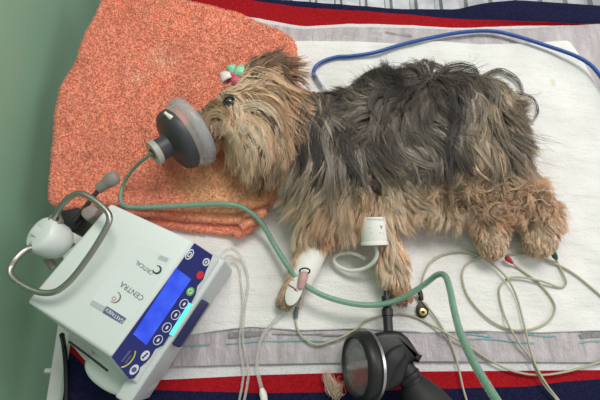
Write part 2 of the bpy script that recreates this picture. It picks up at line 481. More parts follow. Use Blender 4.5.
# ---------------------------------------------------------------- folded orange towel
TT = 0.0385
towel_top = [(112, -12), (104, 0), (96, 18), (86, 34), (80, 50), (78, 62), (68, 76), (61, 88), (56, 112), (53, 150), (50, 185), (50, 203), (62, 209), (92, 207), (130, 207), (180, 211), (236, 213), (262, 206), (280, 196), (296, 170), (298, 120), (297, 80), (297, 52), (294, 41), (284, 34), (262, 25), (235, 13), (205, 6), (178, 0), (150, -8)]
towel_mid = [(70, 100), (60, 205), (66, 214), (100, 214), (150, 217), (200, 222), (236, 224), (250, 222), (262, 214), (285, 190), (285, 100), (180, 40)]
towel_low = [(80, 120), (66, 208), (72, 218), (110, 219), (150, 226), (190, 231), (232, 236), (251, 234), (255, 226), (270, 205), (275, 120), (180, 60)]
bm = slab_bm([W(a, b, .018)[:2] for a, b in towel_low], .0128, .0215, .004, rings=30, n=300, amp=.0012, freq=45)
bm = slab_bm([W(a, b, .026)[:2] for a, b in towel_mid], .0205, .0300, .005, rings=30, n=300, amp=.0012, freq=50, bm=bm)
bm = slab_bm([W(a, b, .034)[:2] for a, b in towel_top], .0285, TT, .005, rings=70, n=420, amp=.0022, freq=32, bm=bm)
# curled corner of the fold
for (c, r0, z) in (((256, 222), .0050, .026), ((262, 214), .0045, .032)):
    cw = W(*c, z); d = Vector((0.45, 0.35, 0)).normalized()
    pts = [cw - d * .03 + Vector((0, .002, -.002)), cw - d * .012, cw, cw + d * .006]
    tube_bm(pts, [r0, r0 * 1.05, r0, r0 * .6], 16, 6, bm=bm)
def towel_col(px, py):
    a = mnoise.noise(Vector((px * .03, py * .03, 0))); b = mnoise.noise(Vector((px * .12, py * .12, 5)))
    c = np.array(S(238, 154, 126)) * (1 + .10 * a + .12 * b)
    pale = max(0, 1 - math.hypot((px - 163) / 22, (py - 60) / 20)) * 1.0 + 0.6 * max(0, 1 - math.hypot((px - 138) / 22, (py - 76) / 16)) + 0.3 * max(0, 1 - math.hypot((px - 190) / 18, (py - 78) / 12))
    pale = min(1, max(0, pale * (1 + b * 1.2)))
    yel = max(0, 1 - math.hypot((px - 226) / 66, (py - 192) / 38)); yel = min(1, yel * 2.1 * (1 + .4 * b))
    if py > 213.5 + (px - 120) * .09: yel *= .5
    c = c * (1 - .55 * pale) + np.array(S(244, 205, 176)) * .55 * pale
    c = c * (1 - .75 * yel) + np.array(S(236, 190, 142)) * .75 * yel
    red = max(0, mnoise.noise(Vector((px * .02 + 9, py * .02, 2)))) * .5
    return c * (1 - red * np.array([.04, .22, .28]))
towel = frombm('towel', bm, M['terry'])
tag(towel, 'folded orange terry towel under the head of the dog', 'towel')
me = towel.data
N = len(me.vertices); co_ = np.empty(N * 3); me.vertices.foreach_get('co', co_); co_ = co_.reshape(-1, 3)
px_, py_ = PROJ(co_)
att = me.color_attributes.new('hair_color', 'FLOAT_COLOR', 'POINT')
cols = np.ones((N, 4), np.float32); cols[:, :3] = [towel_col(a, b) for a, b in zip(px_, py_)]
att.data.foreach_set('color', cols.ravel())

def sample_mesh(me, n, zmin=-0.2):
    me.calc_loop_triangles(); nt = len(me.loop_triangles)
    tv = np.empty(nt * 3, np.int32); me.loop_triangles.foreach_get('vertices', tv); tv = tv.reshape(-1, 3)
    nv = len(me.vertices); c = np.empty(nv * 3); me.vertices.foreach_get('co', c); c = c.reshape(-1, 3)
    nn = np.empty(nv * 3); me.vertex_normals.foreach_get('vector', nn); nn = nn.reshape(-1, 3)
    A = c[tv[:, 0]]; B = c[tv[:, 1]]; C = c[tv[:, 2]]
    fn = np.cross(B - A, C - A); ar = np.linalg.norm(fn, axis=1); fz = fn[:, 2] / (ar + 1e-12)
    ar = np.where(fz > zmin, ar, 0); pick = rng.choice(nt, n, p=ar / ar.sum())
    u = rng.random(n); v = rng.random(n); sw = u + v > 1; u[sw] = 1 - u[sw]; v[sw] = 1 - v[sw]
    P = A[pick] + (B - A)[pick] * u[:, None] + (C - A)[pick] * v[:, None]
    Nn = nn[tv[pick, 0]] * (1 - u - v)[:, None] + nn[tv[pick, 1]] * u[:, None] + nn[tv[pick, 2]] * v[:, None]
    Nn /= np.linalg.norm(Nn, axis=1)[:, None] + 1e-9
    return P, Nn

def strand_mesh(name, PTS, RAD, COLR, m, parent):
    """PTS n,K,3; RAD n,K; COLR n,K,3 -> one mesh of thin three sided hairs"""
    n, K, _ = PTS.shape
    T = np.gradient(PTS, axis=1); T /= np.linalg.norm(T, axis=2, keepdims=True) + 1e-12
    ref = np.array([.13, .21, .97]); a = np.cross(T, ref); a /= np.linalg.norm(a, axis=2, keepdims=True) + 1e-9; b = np.cross(T, a)
    Vx = np.empty((n, K, 3, 3), np.float32)
    for k in range(3):
        th = 2 * math.pi * k / 3
        Vx[:, :, k] = PTS + RAD[:, :, None] * (math.cos(th) * a + math.sin(th) * b)
    idx = np.arange(n * K * 3).reshape(n, K, 3)
    q = np.stack([np.stack([idx[:, :-1, k], idx[:, :-1, (k + 1) % 3], idx[:, 1:, (k + 1) % 3], idx[:, 1:, k]], -1) for k in range(3)], 2).reshape(-1, 4)
    me = bpy.data.meshes.new(name)
    me.vertices.add(n * K * 3); me.vertices.foreach_set('co', Vx.ravel())
    me.loops.add(q.size); me.loops.foreach_set('vertex_index', q.ravel().astype(np.int32))
    me.polygons.add(len(q)); me.polygons.foreach_set('loop_start', np.arange(0, q.size, 4, dtype=np.int32))
    try: me.polygons.foreach_set('loop_total', np.full(len(q), 4, np.int32))
    except Exception: pass
    me.update(calc_edges=True)
    at = me.color_attributes.new('hair_color', 'FLOAT_COLOR', 'POINT')
    c4 = np.ones((n, K, 3, 4), np.float32); c4[..., :3] = COLR[:, :, None, :]
    at.data.foreach_set('color', c4.ravel())
    return link(name, me, m, parent, True)

P, Nn = sample_mesh(towel.data, 95000, 0.0)
d = Nn * 1.1 + rng.normal(0, .38, P.shape); d /= np.linalg.norm(d, axis=1)[:, None]
ln = rng.uniform(.0012, .0026, len(P))[:, None]
e = d + rng.normal(0, .7, P.shape) * .9; e /= np.linalg.norm(e, axis=1)[:, None]
pts = np.stack([P - Nn * .0004, P + d * ln * .6, P + d * ln * .6 + e * ln * .5], 1)
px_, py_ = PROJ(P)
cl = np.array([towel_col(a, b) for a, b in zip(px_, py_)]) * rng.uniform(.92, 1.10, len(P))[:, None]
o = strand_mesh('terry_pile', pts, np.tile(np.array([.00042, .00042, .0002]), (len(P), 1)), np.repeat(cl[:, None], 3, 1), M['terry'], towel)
o['kind'] = 'stuff'

# ---------------------------------------------------------------- the dog
def capsule_chain(bm, chain, seg=14):
    pts = [(np.array(W(a, b, z)), r) for a, b, z, r in chain]
    for (p, r), (q, s) in zip(pts[:-1], pts[1:]):
        k = max(2, int(np.linalg.norm(q - p) / (0.3 * min(r, s))) + 1)
        for i in range(k + 1):
            f = i / k
            bmesh.ops.create_icosphere(bm, subdivisions=2, radius=r * (1 - f) + s * f, matrix=Matrix.Translation(Vector(p * (1 - f) + q * f)))
bm = bmesh.new()
CH = [
    [(318, 126, .052, .031), (346, 128, .056, .034), (372, 118, .057, .037), (402, 112, .058, .040), (450, 110, .058, .041), (478, 114, .056, .038), (487, 124, .05, .031)],   # back
    [(332, 160, .052, .039), (385, 158, .055, .041), (440, 152, .055, .042), (484, 150, .054, .040)],                                              # belly
    [(405, 186, .040, .026), (430, 192, .036, .026), (456, 190, .036, .024)],                                                                                             # groin
    [(258, 108, .077, .034), (242, 114, .077, .032), (226, 118, .074, .023), (210, 122, .071, .0175), (203, 124, .070, .0155)],                  # skull and muzzle
    [(258, 112, .074, .033), (285, 120, .066, .033), (318, 128, .056, .038)],                                                                     # neck
    [(244, 84, .090, .011), (256, 72, .094, .011), (268, 68, .092, .010), (286, 78, .082, .006)],                                                 # ear flap
    [(368, 170, .054, .024), (380, 212, .046, .0165), (388, 250, .036, .0125), (396, 282, .027, .012), (401, 293, .0255, .0125)],                 # upper foreleg
    [(335, 185, .048, .026), (320, 222, .036, .019), (308, 250, .030, .0125), (293, 286, .026, .0115), (286, 300, .0245, .0115)],                 # lower foreleg
    [(482, 150, .055, .040), (478, 190, .048, .026), (487, 222, .036, .018), (491, 238, .034, .0185), (491, 244, .032, .0175)],                   # hind leg
    [(485, 150, .052, .034), (510, 190, .044, .026), (533, 218, .036, .020), (538, 231, .034, .0205), (538, 240, .033, .0195)],                   # hind leg
    [(496, 128, .048, .014), (506, 140, .044, .009)],                                                                                             # docked tail
]
for c in CH: capsule_chain(bm, c)
tmp_me = bpy.data.meshes.new('tmp'); bm.to_mesh(tmp_me); bm.free()
tmp = bpy.data.objects.new('tmp', tmp_me); COL.objects.link(tmp)
rm = tmp.modifiers.new('r', 'REMESH'); rm.mode = 'VOXEL'; rm.voxel_size = 0.0026
sm = tmp.modifiers.new('s', 'SMOOTH'); sm.factor = 0.6; sm.iterations = 7
dg = bpy.context.evaluated_depsgraph_get(); dg.update()
body_me = bpy.data.meshes.new_from_object(tmp.evaluated_get(dg)); body_me.name = 'dog'
bpy.data.objects.remove(tmp)
dog = link('dog', body_me, M['hide'])
tag(dog, 'long haired grey and tan terrier lying asleep on its side', 'dog')

# heightfield the coat lies on
nb = len(body_me.vertices); bc = np.empty(nb * 3); body_me.vertices.foreach_get('co', bc); bc = bc.reshape(-1, 3)
bvh = BVHTree.FromPolygons([tuple(v) for v in bc], [tuple(p.vertices) for p in body_me.polygons])
HX0, HX1, HY0, HY1, HS = -0.2, 0.36, -0.2, 0.22, 0.002
nx = int((HX1 - HX0) / HS); ny = int((HY1 - HY0) / HS)
towel_edge_x = W(298, 100, .035)[0]; towel_edge_y = W(260, 214, .035)[1]
HF = np.empty((nx, ny))
for i in range(nx):
    for j in range(ny):
        x = HX0 + i * HS; y = HY0 + j * HS
        h = bvh.ray_cast(Vector((x, y, .3)), Vector((0, 0, -1)))[0]
        fl = 0.042 if (x < towel_edge_x and y > towel_edge_y) else .0155
        HF[i, j] = max(fl, h[2] if h else 0)
def height(x, y):
    i = np.clip(((x - HX0) / HS).astype(int), 0, nx - 1); j = np.clip(((y - HY0) / HS).astype(int), 0, ny - 1)
    return HF[i, j]

G = S(96, 87, 80); DK = S(56, 50, 46); MG = S(152, 140, 128); SG = S(154, 136, 116); T = S(240, 204, 168); LT = S(250, 226, 198); BR = S(190, 152, 120); DB = S(112, 86, 67); CB = S(212, 178, 150); FT = S(216, 188, 162)
# (px, py, dx, dy, length mm, colour, curl rad)
FL = [
 (205,116,-.2,.3,8,BR,0),(206,126,-.1,.6,9,BR,0),(212,110,.5,.6,14,T,.4),(214,120,.4,.8,18,BR,.8),(213,132,.5,.8,22,BR,.8),(222,112,.5,.7,18,T,.5),
 (226,90,.9,-.1,18,LT,.3),(220,98,.3,.5,9,LT,.2),(236,84,1,-.1,24,T,.2),(248,92,1,.1,34,T,.3),(240,98,.9,.4,34,LT,.3),(258,96,1,.35,38,T,.4),(270,96,.8,.6,36,BR,.3),(284,100,.5,.9,36,BR,.2),
 (228,110,.3,.8,20,T,.4),(238,112,.75,.65,40,LT,.5),(252,110,.8,.7,44,LT,.4),(265,112,.6,.9,44,BR,.3),(278,118,.35,1,44,T,.2),(290,118,.1,1,42,SG,.1),
 (230,124,.45,.9,34,T,.4),(242,126,.5,.9,46,T,.35),(255,130,.4,1,50,LT,.25),(268,134,.3,1,48,T,.2),(282,138,.05,1,46,BR,.1),(294,136,-.1,1,46,MG,.1),
 (226,140,.3,1,28,DB,.4),(238,142,.3,1,44,LT,.2),(252,148,.2,1,46,T,.15),(266,154,.1,1,46,BR,.1),(280,160,-.05,1,46,T,0),(290,175,-.1,1,46,LT,0),(302,165,-.05,1,44,MG,0),
 (246,80,.5,-.8,16,DB,.4),(254,70,.6,-.7,18,DB,.5),(264,64,.95,0,30,DB,.5),(276,68,.9,.5,34,BR,.4),(288,78,.8,.6,26,BR,.3),(258,78,.9,.1,30,BR,.4),(272,78,.9,.35,34,DB,.4),(285,86,.7,.6,30,BR,.3),
 (304,102,.5,.7,30,SG,.2),(312,112,.2,1,42,MG,.1),(308,130,0,1,44,G,0),(316,142,-.1,1,46,MG,0),(320,160,-.15,1,48,SG,0),(328,118,.3,1,42,G,.2),(336,132,.2,1,46,G,.2),(342,148,.1,1,48,MG,.2),(334,168,-.1,1,48,SG,.1),
 (318,100,.3,.3,22,G,.3),(334,96,-.4,.1,24,G,.4),(346,92,-.7,-.1,28,G,.6),(360,92,-.8,-.1,24,DK,1.0),(372,86,-.7,-.3,22,G,1.4),(386,82,-.5,-.5,20,DK,1.6),(400,78,-.6,-.4,22,G,1.6),(416,74,.1,-.7,20,DK,1.8),(432,72,.5,-.7,20,G,1.8),(450,66,.5,-.7,28,G,1.6),(468,68,.7,-.5,28,SG,1.4),(486,76,.6,-.5,20,G,1.3),(502,84,.4,.3,16,SG,1.2),(512,94,.4,.7,15,G,1.2),(518,108,.3,.9,15,SG,1.2),(520,124,.2,1,16,SG,1.0),(518,142,.2,1,18,SG,.8),(516,158,.2,1,20,SG,.6),
 (356,106,-.6,.4,40,G,.6),(372,98,-.8,.2,42,MG,.9),(390,94,-.9,.1,42,G,1.2),(408,90,-.7,.4,40,DK,1.2),(426,86,-.2,.5,36,G,1.2),(444,84,.3,.7,36,DK,.9),(462,84,.3,.9,40,G,.6),(480,88,.3,.9,40,MG,.5),(498,94,.2,.9,36,SG,.5),(510,104,.3,.9,28,SG,.6),
 (354,124,-.1,.9,46,G,.5),(370,116,-.5,.7,46,MG,.6),(386,112,-.7,.6,46,G,.8),(402,110,-.3,.8,48,MG,.6),(418,108,.3,.9,48,G,.6),(436,106,.4,.9,48,G,.4),(454,106,.1,1,44,DK,.3),(472,108,.1,1,46,MG,.3),(490,112,.2,1,46,SG,.3),(506,122,.25,1,44,G,.3),(518,132,.3,1,38,SG,.4),
 (356,142,.1,1,48,G,.4),(372,136,-.1,1,42,G,.4),(388,132,-.1,1,50,G,.5),(404,130,.3,.9,50,G,.5),(420,128,.5,.85,50,MG,.5),(438,128,.4,.9,48,G,.4),(454,130,.1,1,46,DK,.2),(470,132,-.1,1,42,SG,.2),(486,136,.05,1,42,SG,.3),(502,144,.15,1,44,G,.3),(514,154,.2,1,36,SG,.4),
 (350,160,.05,1,40,G,.2),(364,158,.2,1,38,G,.3),(380,152,.3,.95,38,DK,.5),(394,150,.5,.85,44,MG,.7),(398,164,.6,.7,34,LT,.6),(410,148,.6,.8,38,G,.4),(426,150,.5,.85,38,G,.4),(442,152,.2,1,36,G,.3),(456,152,-.05,1,46,DK,.2),(470,156,-.1,1,38,T,.4),(484,158,0,1,38,T,.8),(498,164,.1,1,34,SG,.8),
 (354,176,.2,1,40,T,.3),(340,180,0,1,40,T,.2),(368,178,.2,1,36,T,.4),(382,176,.5,.9,36,LT,.6),(398,176,.6,.7,32,LT,.7),(414,174,.6,.7,36,T,.5),(424,180,.4,.9,30,T,.5),(432,174,.3,.9,36,T,.4),(446,176,.1,1,34,T,.4),(458,172,-.1,1,34,SG,.4),
 (346,184,0,1,44,LT,.2),(330,190,-.25,1,46,T,.2),(314,188,-.4,.9,46,LT,.2),(300,190,-.4,.9,40,T,.1),(292,205,-.6,.8,32,LT,.2),(306,212,-.5,.9,38,LT,.2),(322,210,-.1,1,24,T,.3),(338,208,.35,.95,38,T,.4),(352,204,.4,.9,40,LT,.3),(364,198,.3,.9,40,T,.3),(346,224,.55,.8,34,LT,.4),(330,228,.2,1,20,BR,.3),
 (380,194,.1,1,36,LT,.3),(396,190,0,1,34,T,.3),(412,188,-.05,1,32,LT,.3),(428,192,-.1,1,34,LT,.5),(444,196,0,1,34,LT,.6),(420,206,-.1,1,26,LT,.4),(440,208,.1,1,26,LT,.5),
 (372,218,-.2,1,28,T,.3),(382,222,.1,1,30,LT,.2),(394,216,.4,.9,30,T,.3),(410,206,.3,.9,26,LT,.3),(384,244,.0,1,26,CB,.2),(394,242,.4,.9,28,T,.3),(388,262,.15,1,22,LT,.2),(398,268,.4,.9,20,LT,.2),(396,285,.2,1,9,BR,.1),(402,294,.3,1,6,BR,.1),
 (304,240,-.2,1,10,T,.1),(292,288,-.3,1,5,FT,0),(285,300,-.3,1,5,FT,0),
 (462,188,-.3,.9,28,LT,1.0),(472,184,-.3,.9,26,CB,2.0),(484,180,.1,1,28,T,1.8),(498,182,.4,.9,26,CB,2.2),(512,180,.6,.8,26,BR,2.0),(470,202,-.2,1,22,CB,2.2),(484,204,.1,1,20,CB,2.2),(500,200,.3,.9,22,BR,2.4),(514,198,.6,.7,24,CB,2.2),(526,192,.85,.5,24,BR,1.2),(540,202,.9,.4,26,BR,.8),(548,212,.8,.5,22,CB,.8),(528,206,.6,.7,18,CB,2.0),(510,212,.2,1,20,BR,1.8),(478,218,0,1,14,CB,1.5),(496,218,.2,1,12,BR,1.5),(532,220,.2,1,9,FT,.6),
 (486,236,-.1,1,5,FT,.1),(496,240,.2,1,5,FT,.1),(491,250,0,1,5,FT,0),(534,234,-.1,1,5,FT,.1),(544,236,.3,1,5,FT,.1),(538,248,0,1,5,FT,0),
]
FA = np.array([(a, b, c, d_, l, k) for a, b, c, d_, l, cc, k in FL], float); FC = np.array([f[5] for f in FL])
FD = FA[:, 2:4] / np.linalg.norm(FA[:, 2:4], axis=1)[:, None]
def field(px, py):
    D2 = (px[:, None] - FA[None, :, 0]) ** 2 + (py[:, None] - FA[None, :, 1]) ** 2
    D2 = D2 - D2.min(1, keepdims=True)
    w = np.exp(-D2 / (2 * 8.0 ** 2)); w /= w.sum(1, keepdims=True)
    dr = w @ FD; dr /= np.linalg.norm(dr, axis=1)[:, None] + 1e-6
    return dr, w @ FA[:, 4] / 1000, w @ FA[:, 5], w
def field_color(w, sharp=True):
    n = len(w)
    u = rng.random(n)[:, None]; pick = (np.cumsum(w, 1) < u).sum(1).clip(0, len(FC) - 1)
    return FC[pick] * .6 + (w @ FC) * .4

px_, py_ = PROJ(bc)
cols = np.ones((nb, 4), np.float32)
for s in range(0, nb, 4000):
    w = field(px_[s:s + 4000], py_[s:s + 4000])[3]; cols[s:s + 4000, :3] = (w @ FC) * .72
body_me.color_attributes.new('hair_color', 'FLOAT_COLOR', 'POINT').data.foreach_set('color', cols.ravel())

NS, NG, K = 80000, 6500, 11
P, Nn = sample_mesh(body_me, NS, -0.25)
gi = rng.choice(NS, NG, replace=False); GP, GN = P[gi], Nn[gi]
gx, gy = PROJ(GP)
gd, gl, gc, gw = field(gx, gy)
nzv = np.array([[mnoise.noise(Vector((a * .055, b * .055, 1.7))), mnoise.noise(Vector((a * .035, b * .035, 8.1))), mnoise.noise(Vector((a * .16, b * .16, 4.4)))] for a, b in zip(gx, gy)])
g_len = gl * rng.uniform(.8, 1.25, NG) * np.where(gl > .02, 1.12, 1.0); g_curl = gc * (2.6 * nzv[:, 0] + .35 * rng.normal(0, 1, NG)) + 1.0 * nzv[:, 0] + 0.15 * rng.normal(0, 1, NG)
g_col = field_color(gw) * (np.exp(rng.normal(0, .20, NG) + .75 * nzv[:, 2]))[:, None]
sup = rng.choice(NG, 620, replace=False)
sid = np.concatenate([((GP[a:a + 1000, None] - GP[sup][None]) ** 2).sum(2).argmin(1) for a in range(0, NG, 1000)])
s_tone = np.exp(rng.normal(0, .26, len(sup))); s_ang = rng.normal(0, .20, len(sup)); s_lay = rng.uniform(0, .003, len(sup))
g_col = g_col * s_tone[sid][:, None]
g_layer = rng.uniform(.0006, .0062, NG) * np.clip(g_len / .03, .15, 1) + s_lay[sid] * np.clip(g_len / .03 - .3, 0, 1)
g_ang = rng.normal(0, .10, NG) + 1.3 * nzv[:, 1] * np.clip(gl / .03, 0, 1) + s_ang[sid] * np.clip(gl / .03, 0, 1)
pos = GP.copy(); pathG = [pos.copy()]
ang0 = np.arctan2(-gd[:, 1], gd[:, 0]) + g_ang
for k in range(1, K):
    s = k / (K - 1); step = g_len / (K - 1)
    fx, fy = PROJ(pos); fd = field(fx, fy)[0]; fa = np.arctan2(-fd[:, 1], fd[:, 0])
    df = (fa - ang0 + math.pi) % (2 * math.pi) - math.pi
    ang = ang0 + df * .45 * s + g_curl * s ** 1.3 + .0
    lift = .42 * (1 - s) ** 2 - .30 * s
    dv = np.stack([np.cos(ang), np.sin(ang), np.full(NG, lift)], 1) + GN * (.35 * (1 - s) ** 3)
    dv /= np.linalg.norm(dv, axis=1)[:, None]
    pos = pos + dv * step[:, None]
    pos[:, 2] = np.maximum(pos[:, 2], height(pos[:, 0], pos[:, 1]) + g_layer * min(1, s * 2))
    pathG.append(pos.copy())
pathG = np.stack(pathG, 1)
goff = GP - GP[sup[sid]]
lead_ = pathG[sup[sid]]
for k in range(K):
    f = .38 * (k / (K - 1)) ** 1.2
    mixp = lead_[:, k] + goff * .6
    ok = (np.abs(gl - gl[sup[sid]]) < .012)[:, None] * f
    pathG[:, k, :2] = (pathG[:, k] * (1 - ok) + mixp * ok)[:, :2]
near = np.empty(NS, int)
for s in range(0, NS, 3000):
    near[s:s + 3000] = (((P[s:s + 3000, None] - GP[None]) ** 2).sum(2)).argmin(1)
off = P - GP[near]
tt = np.linspace(0, 1, K)
sx, sy = PROJ(P); sd, sl, scu, sw_ = field(sx, sy)
lenf = rng.uniform(.55, 1.1, NS)
stray = rng.random(NS) < .10
fly = rng.random(NS) < .022
GPth = pathG[near]
PT = np.empty((NS, K, 3))
own = np.stack([np.cos(np.arctan2(-sd[:, 1], sd[:, 0])), np.sin(np.arctan2(-sd[:, 1], sd[:, 0]))], 1)
for k in range(K):
    f = tt * 0 + tt[k] * lenf if False else tt[k] * lenf
    fi = np.clip(f * (K - 1), 0, K - 1 - 1e-6); i0 = fi.astype(int); fr = (fi - i0)[:, None]
    g = GPth[np.arange(NS), i0] * (1 - fr) + GPth[np.arange(NS), i0 + 1] * fr
    conv = np.where(stray, .0, .56 - .25 * np.clip(scu - .8, 0, 1))[:, None] * (tt[k] ** .75)
    PT[:, k] = g + off * (1 - conv)
wob = rng.normal(0, 1, (NS, 2)); ph = rng.uniform(0, 6.28, NS)
LL = g_len[near] * lenf
shortf = LL < .012
for k in range(1, K):
    a = LL * (np.where(stray, .10, .035) + .06 * np.clip(scu - .4, 0, 1.6)) * tt[k] * np.sin(ph + tt[k] * (4.5 + 2.5 * np.clip(scu, 0, 2)))
    PT[:, k, 0] += wob[:, 0] * a; PT[:, k, 1] += wob[:, 1] * a
    fa_ = np.where(fly & ((sy < 92) | (sx > 500)) & (sx > 300) & (sy < 200) & ~shortf, LL * .30 * (np.sin(ph + tt[k] * 3.2) - np.sin(ph)) * tt[k], 0)
    PT[:, k, 0] += -own[:, 1] * fa_; PT[:, k, 1] += own[:, 0] * fa_; PT[:, k, 2] += np.where(fly & ((sy < 92) | (sx > 500)) & (sx > 300), .010 * tt[k] * LL / .04, 0)
    lay = np.clip(g_layer[near] + rng.normal(0, .0012, NS) * 0 + wob[:, 0] * .0008, .0004, .012) * min(1, tt[k] * 2.5)
    PT[:, k, 2] = np.maximum(PT[:, k, 2], height(PT[:, k, 0], PT[:, k, 1]) + lay)
# keep the eye free
ew = np.array(W(229.5, 102, .099))
shortfeet = LL < .012
rad0 = np.where(shortfeet, .00020, .00022) * rng.uniform(.7, 1.25, NS)
prof = np.array([1, 1, 1, 1, .97, .93, .88, .8, .65, .45, .15])
RAD = rad0[:, None] * prof[None]
sc_ = (g_col[near] * .82 + field_color(sw_) * .18) * rng.uniform(.82, 1.2, NS)[:, None]
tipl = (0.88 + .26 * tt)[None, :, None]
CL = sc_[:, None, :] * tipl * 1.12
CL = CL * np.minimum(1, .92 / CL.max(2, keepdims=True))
cu_a, cu_b = np.array(W(375.5, 214, .078)), np.array(W(376.5, 242, .070))
cq_ = (P[:, :2] - cu_a[:2]) @ (cu_b - cu_a)[:2] / ((cu_b - cu_a)[:2] ** 2).sum()
in_cuff = (np.abs(P[:, 0] - cu_a[0]) < .0135) & (cq_ > -.25) & (cq_ < 1.0)
de = np.linalg.norm(PT[:, :, :2] - ew[:2], axis=2).min(1)
keep = ~((de < .0044) | in_cuff)
head = keep & (sx < 299) & (sy < 200); legs = keep & ~head & (sy > 186); coat = keep & ~head & ~legs
# single locks that stand out: (colour, strands, spread mm, polyline in photo pixels)
LOCKS = [
 (T,60,4,[(204,131),(208,119),(219,114),(231,121),(238,140)]),(LT,50,3,[(212,129),(224,126),(236,137),(243,165)]),(BR,40,3,[(205,124),(214,112),(226,114),(233,128)]),(T,50,4,[(214,134),(222,130),(231,140),(235,160)]),
 (LT,60,4,[(241,108),(258,105),(276,118),(285,150)]),(T,60,4,[(237,113),(258,118),(272,138),(278,174)]),(LT,60,4,[(240,120),(256,130),(264,155),(268,190)]),(BR,50,4,[(246,100),(268,103),(284,120),(291,158)]),(DB,40,3,[(250,108),(268,114),(279,134),(284,168)]),(LT,50,3,[(240,128),(250,142),(254,165),(252,192)]),(DB,36,3,[(244,132),(258,146),(263,170),(259,196)]),(T,50,4,[(262,120),(276,136),(284,165),(280,196)]),(LT,40,3,[(230,124),(238,138),(244,160),(241,182)]),
 (BR,70,4,[(252,80),(257,63),(269,57),(285,66),(299,86)]),(DB,60,4,[(255,82),(263,68),(279,68),(294,82)]),(T,50,4,[(258,86),(272,77),(287,85),(301,96)]),(DB,50,4,[(249,82),(254,66),(266,59),(282,63)]),
 (DK,60,5,[(372,104),(360,88),(376,76),(397,80),(398,98)]),(G,40,3,[(392,98),(377,93),(370,106),(381,120)]),(DK,60,5,[(352,128),(349,155),(360,180),(388,192)]),(G,50,4,[(345,128),(349,156),(366,178),(396,180)]),(G,50,4,[(385,132),(391,156),(408,171),(432,173)]),(MG,36,3,[(396,128),(404,150),(424,163),(444,164)]),(SG,30,4,[(388,158),(395,167),(408,172),(424,171)]),
 (DK,50,5,[(322,112),(314,135),(318,165),(310,190)]),(MG,40,3,[(330,118),(324,142),(330,170),(326,196)]),(DK,50,5,[(452,95),(456,120),(450,145),(454,172)]),(DK,40,4,[(305,112),(300,135),(303,160),(297,182)]),
 (G,30,3,[(410,78),(424,64),(444,68),(452,80)]),(DK,30,3,[(440,76),(455,65),(474,68),(482,82)]),(G,30,3,[(480,78),(498,70),(516,79),(524,93)]),(DK,12,2,[(518,92),(533,98),(538,112),(532,124)]),(G,12,2,[(516,138),(529,146),(538,142)]),(DK,24,3,[(380,84),(392,72),(410,70),(420,80)]),
 (LT,60,5,[(352,188),(342,208),(344,234)]),(T,50,5,[(362,186),(370,206),(356,230)]),(LT,50,5,[(322,194),(306,212),(298,236)]),(LT,50,5,[(410,186),(428,200),(440,218)]),(LT,40,4,[(392,196),(404,214),(408,240)]),(LT,40,4,[(384,222),(394,246),(392,272)]),
]
FH = HF.copy(); pz = PT[~fly][:, :9].reshape(-1, 3)
fi_ = np.clip(((pz[:, 0] - HX0) / HS).astype(int), 0, nx - 1); fj_ = np.clip(((pz[:, 1] - HY0) / HS).astype(int), 0, ny - 1)
np.maximum.at(FH, (fi_, fj_), pz[:, 2])
for _ in range(3): FH = (FH + np.roll(FH, 1, 0) + np.roll(FH, -1, 0) + np.roll(FH, 1, 1) + np.roll(FH, -1, 1)) / 5
def fur_height(x, y):
    i = np.clip(((x - HX0) / HS).astype(int), 0, nx - 1); j = np.clip(((y - HY0) / HS).astype(int), 0, ny - 1)
    return FH[i, j]
def lock_px(c, n, spread, poly, lift=.0026, wid=.00024):
    q = smooth_path([(a, b, 0) for a, b in poly], 10)[:, :2]; q = q[np.linspace(0, len(q) - 1, K).round().astype(int)]
    zs = fur_height(*np.array([W(a, b, .06) for a, b in q])[:, :2].T)
    base = np.array([W(a, b, z + .002) for (a, b), z in zip(q, zs)])
    base[:, 2] = fur_height(base[:, 0], base[:, 1])
    n = int(n * .85); o_ = rng.normal(0, spread / 1000 * .95, (n, 2)); f = np.linspace(0, 1, K)
    out = np.repeat(base[None], n, 0); cut = rng.uniform(.75, 1.0, n)
    for k in range(K):
        out[:, k, :2] += o_ * (1 - .55 * f[k]); out[:, k, 2] = fur_height(out[:, k, 0], out[:, k, 1]) + -.0030 + lift * 1.7 * math.sin(math.pi * (.10 + .72 * f[k])) + rng.uniform(0, .0014, n)
    out[:, :, 2] = (out[:, :, 2] + np.roll(out[:, :, 2], 1, 1) + np.roll(out[:, :, 2], -1, 1)) / 3 if False else out[:, :, 2]
    zz = out[:, :, 2].copy()
    for _ in range(2): zz[:, 1:-1] = .5 * zz[:, 1:-1] + .25 * (zz[:, :-2] + zz[:, 2:])
    out[:, :, 2] = np.maximum(zz, fur_height(out[:, :, 0], out[:, :, 1]) - .003)
    cl_ = np.array(c) * rng.uniform(.60, 1.12, n)[:, None]
    return out, np.tile(prof * wid, (n, 1)), (lambda q_: q_ * np.minimum(1, .88 / q_.max(2, keepdims=True)))(cl_[:, None, :] * tipl)
LK = [(np.mean([p[0] for p in L[3]]), L[3][0], lock_px(*L)) for L in LOCKS]
for _ in range(75):
    cx_, cy_ = rng.uniform(458, 550), rng.uniform(182, 214); rr_ = rng.uniform(3.5, 10); a0_ = rng.uniform(0, 6.28); sp = rng.uniform(2.6, 4.8) * rng.choice([-1, 1])
    cc3 = (T, CB, BR, DB)[rng.integers(0, 4)]
    LK.append((cx_, (cx_, 220), lock_px(cc3, 5, 1.0, [(cx_ + rr_ * math.cos(a0_ + sp * t_) * (1 + .3 * t_), cy_ + rr_ * math.sin(a0_ + sp * t_)) for t_ in np.linspace(0, 1, 7)], .0030, .00022)))
extra = {'head': [], 'coat': [], 'legs': []}
for mx_, p0_, g_ in LK: extra['head' if p0_[0] < 299 and p0_[1] < 200 else ('legs' if p0_[1] > 184 else 'coat')].append(g_)
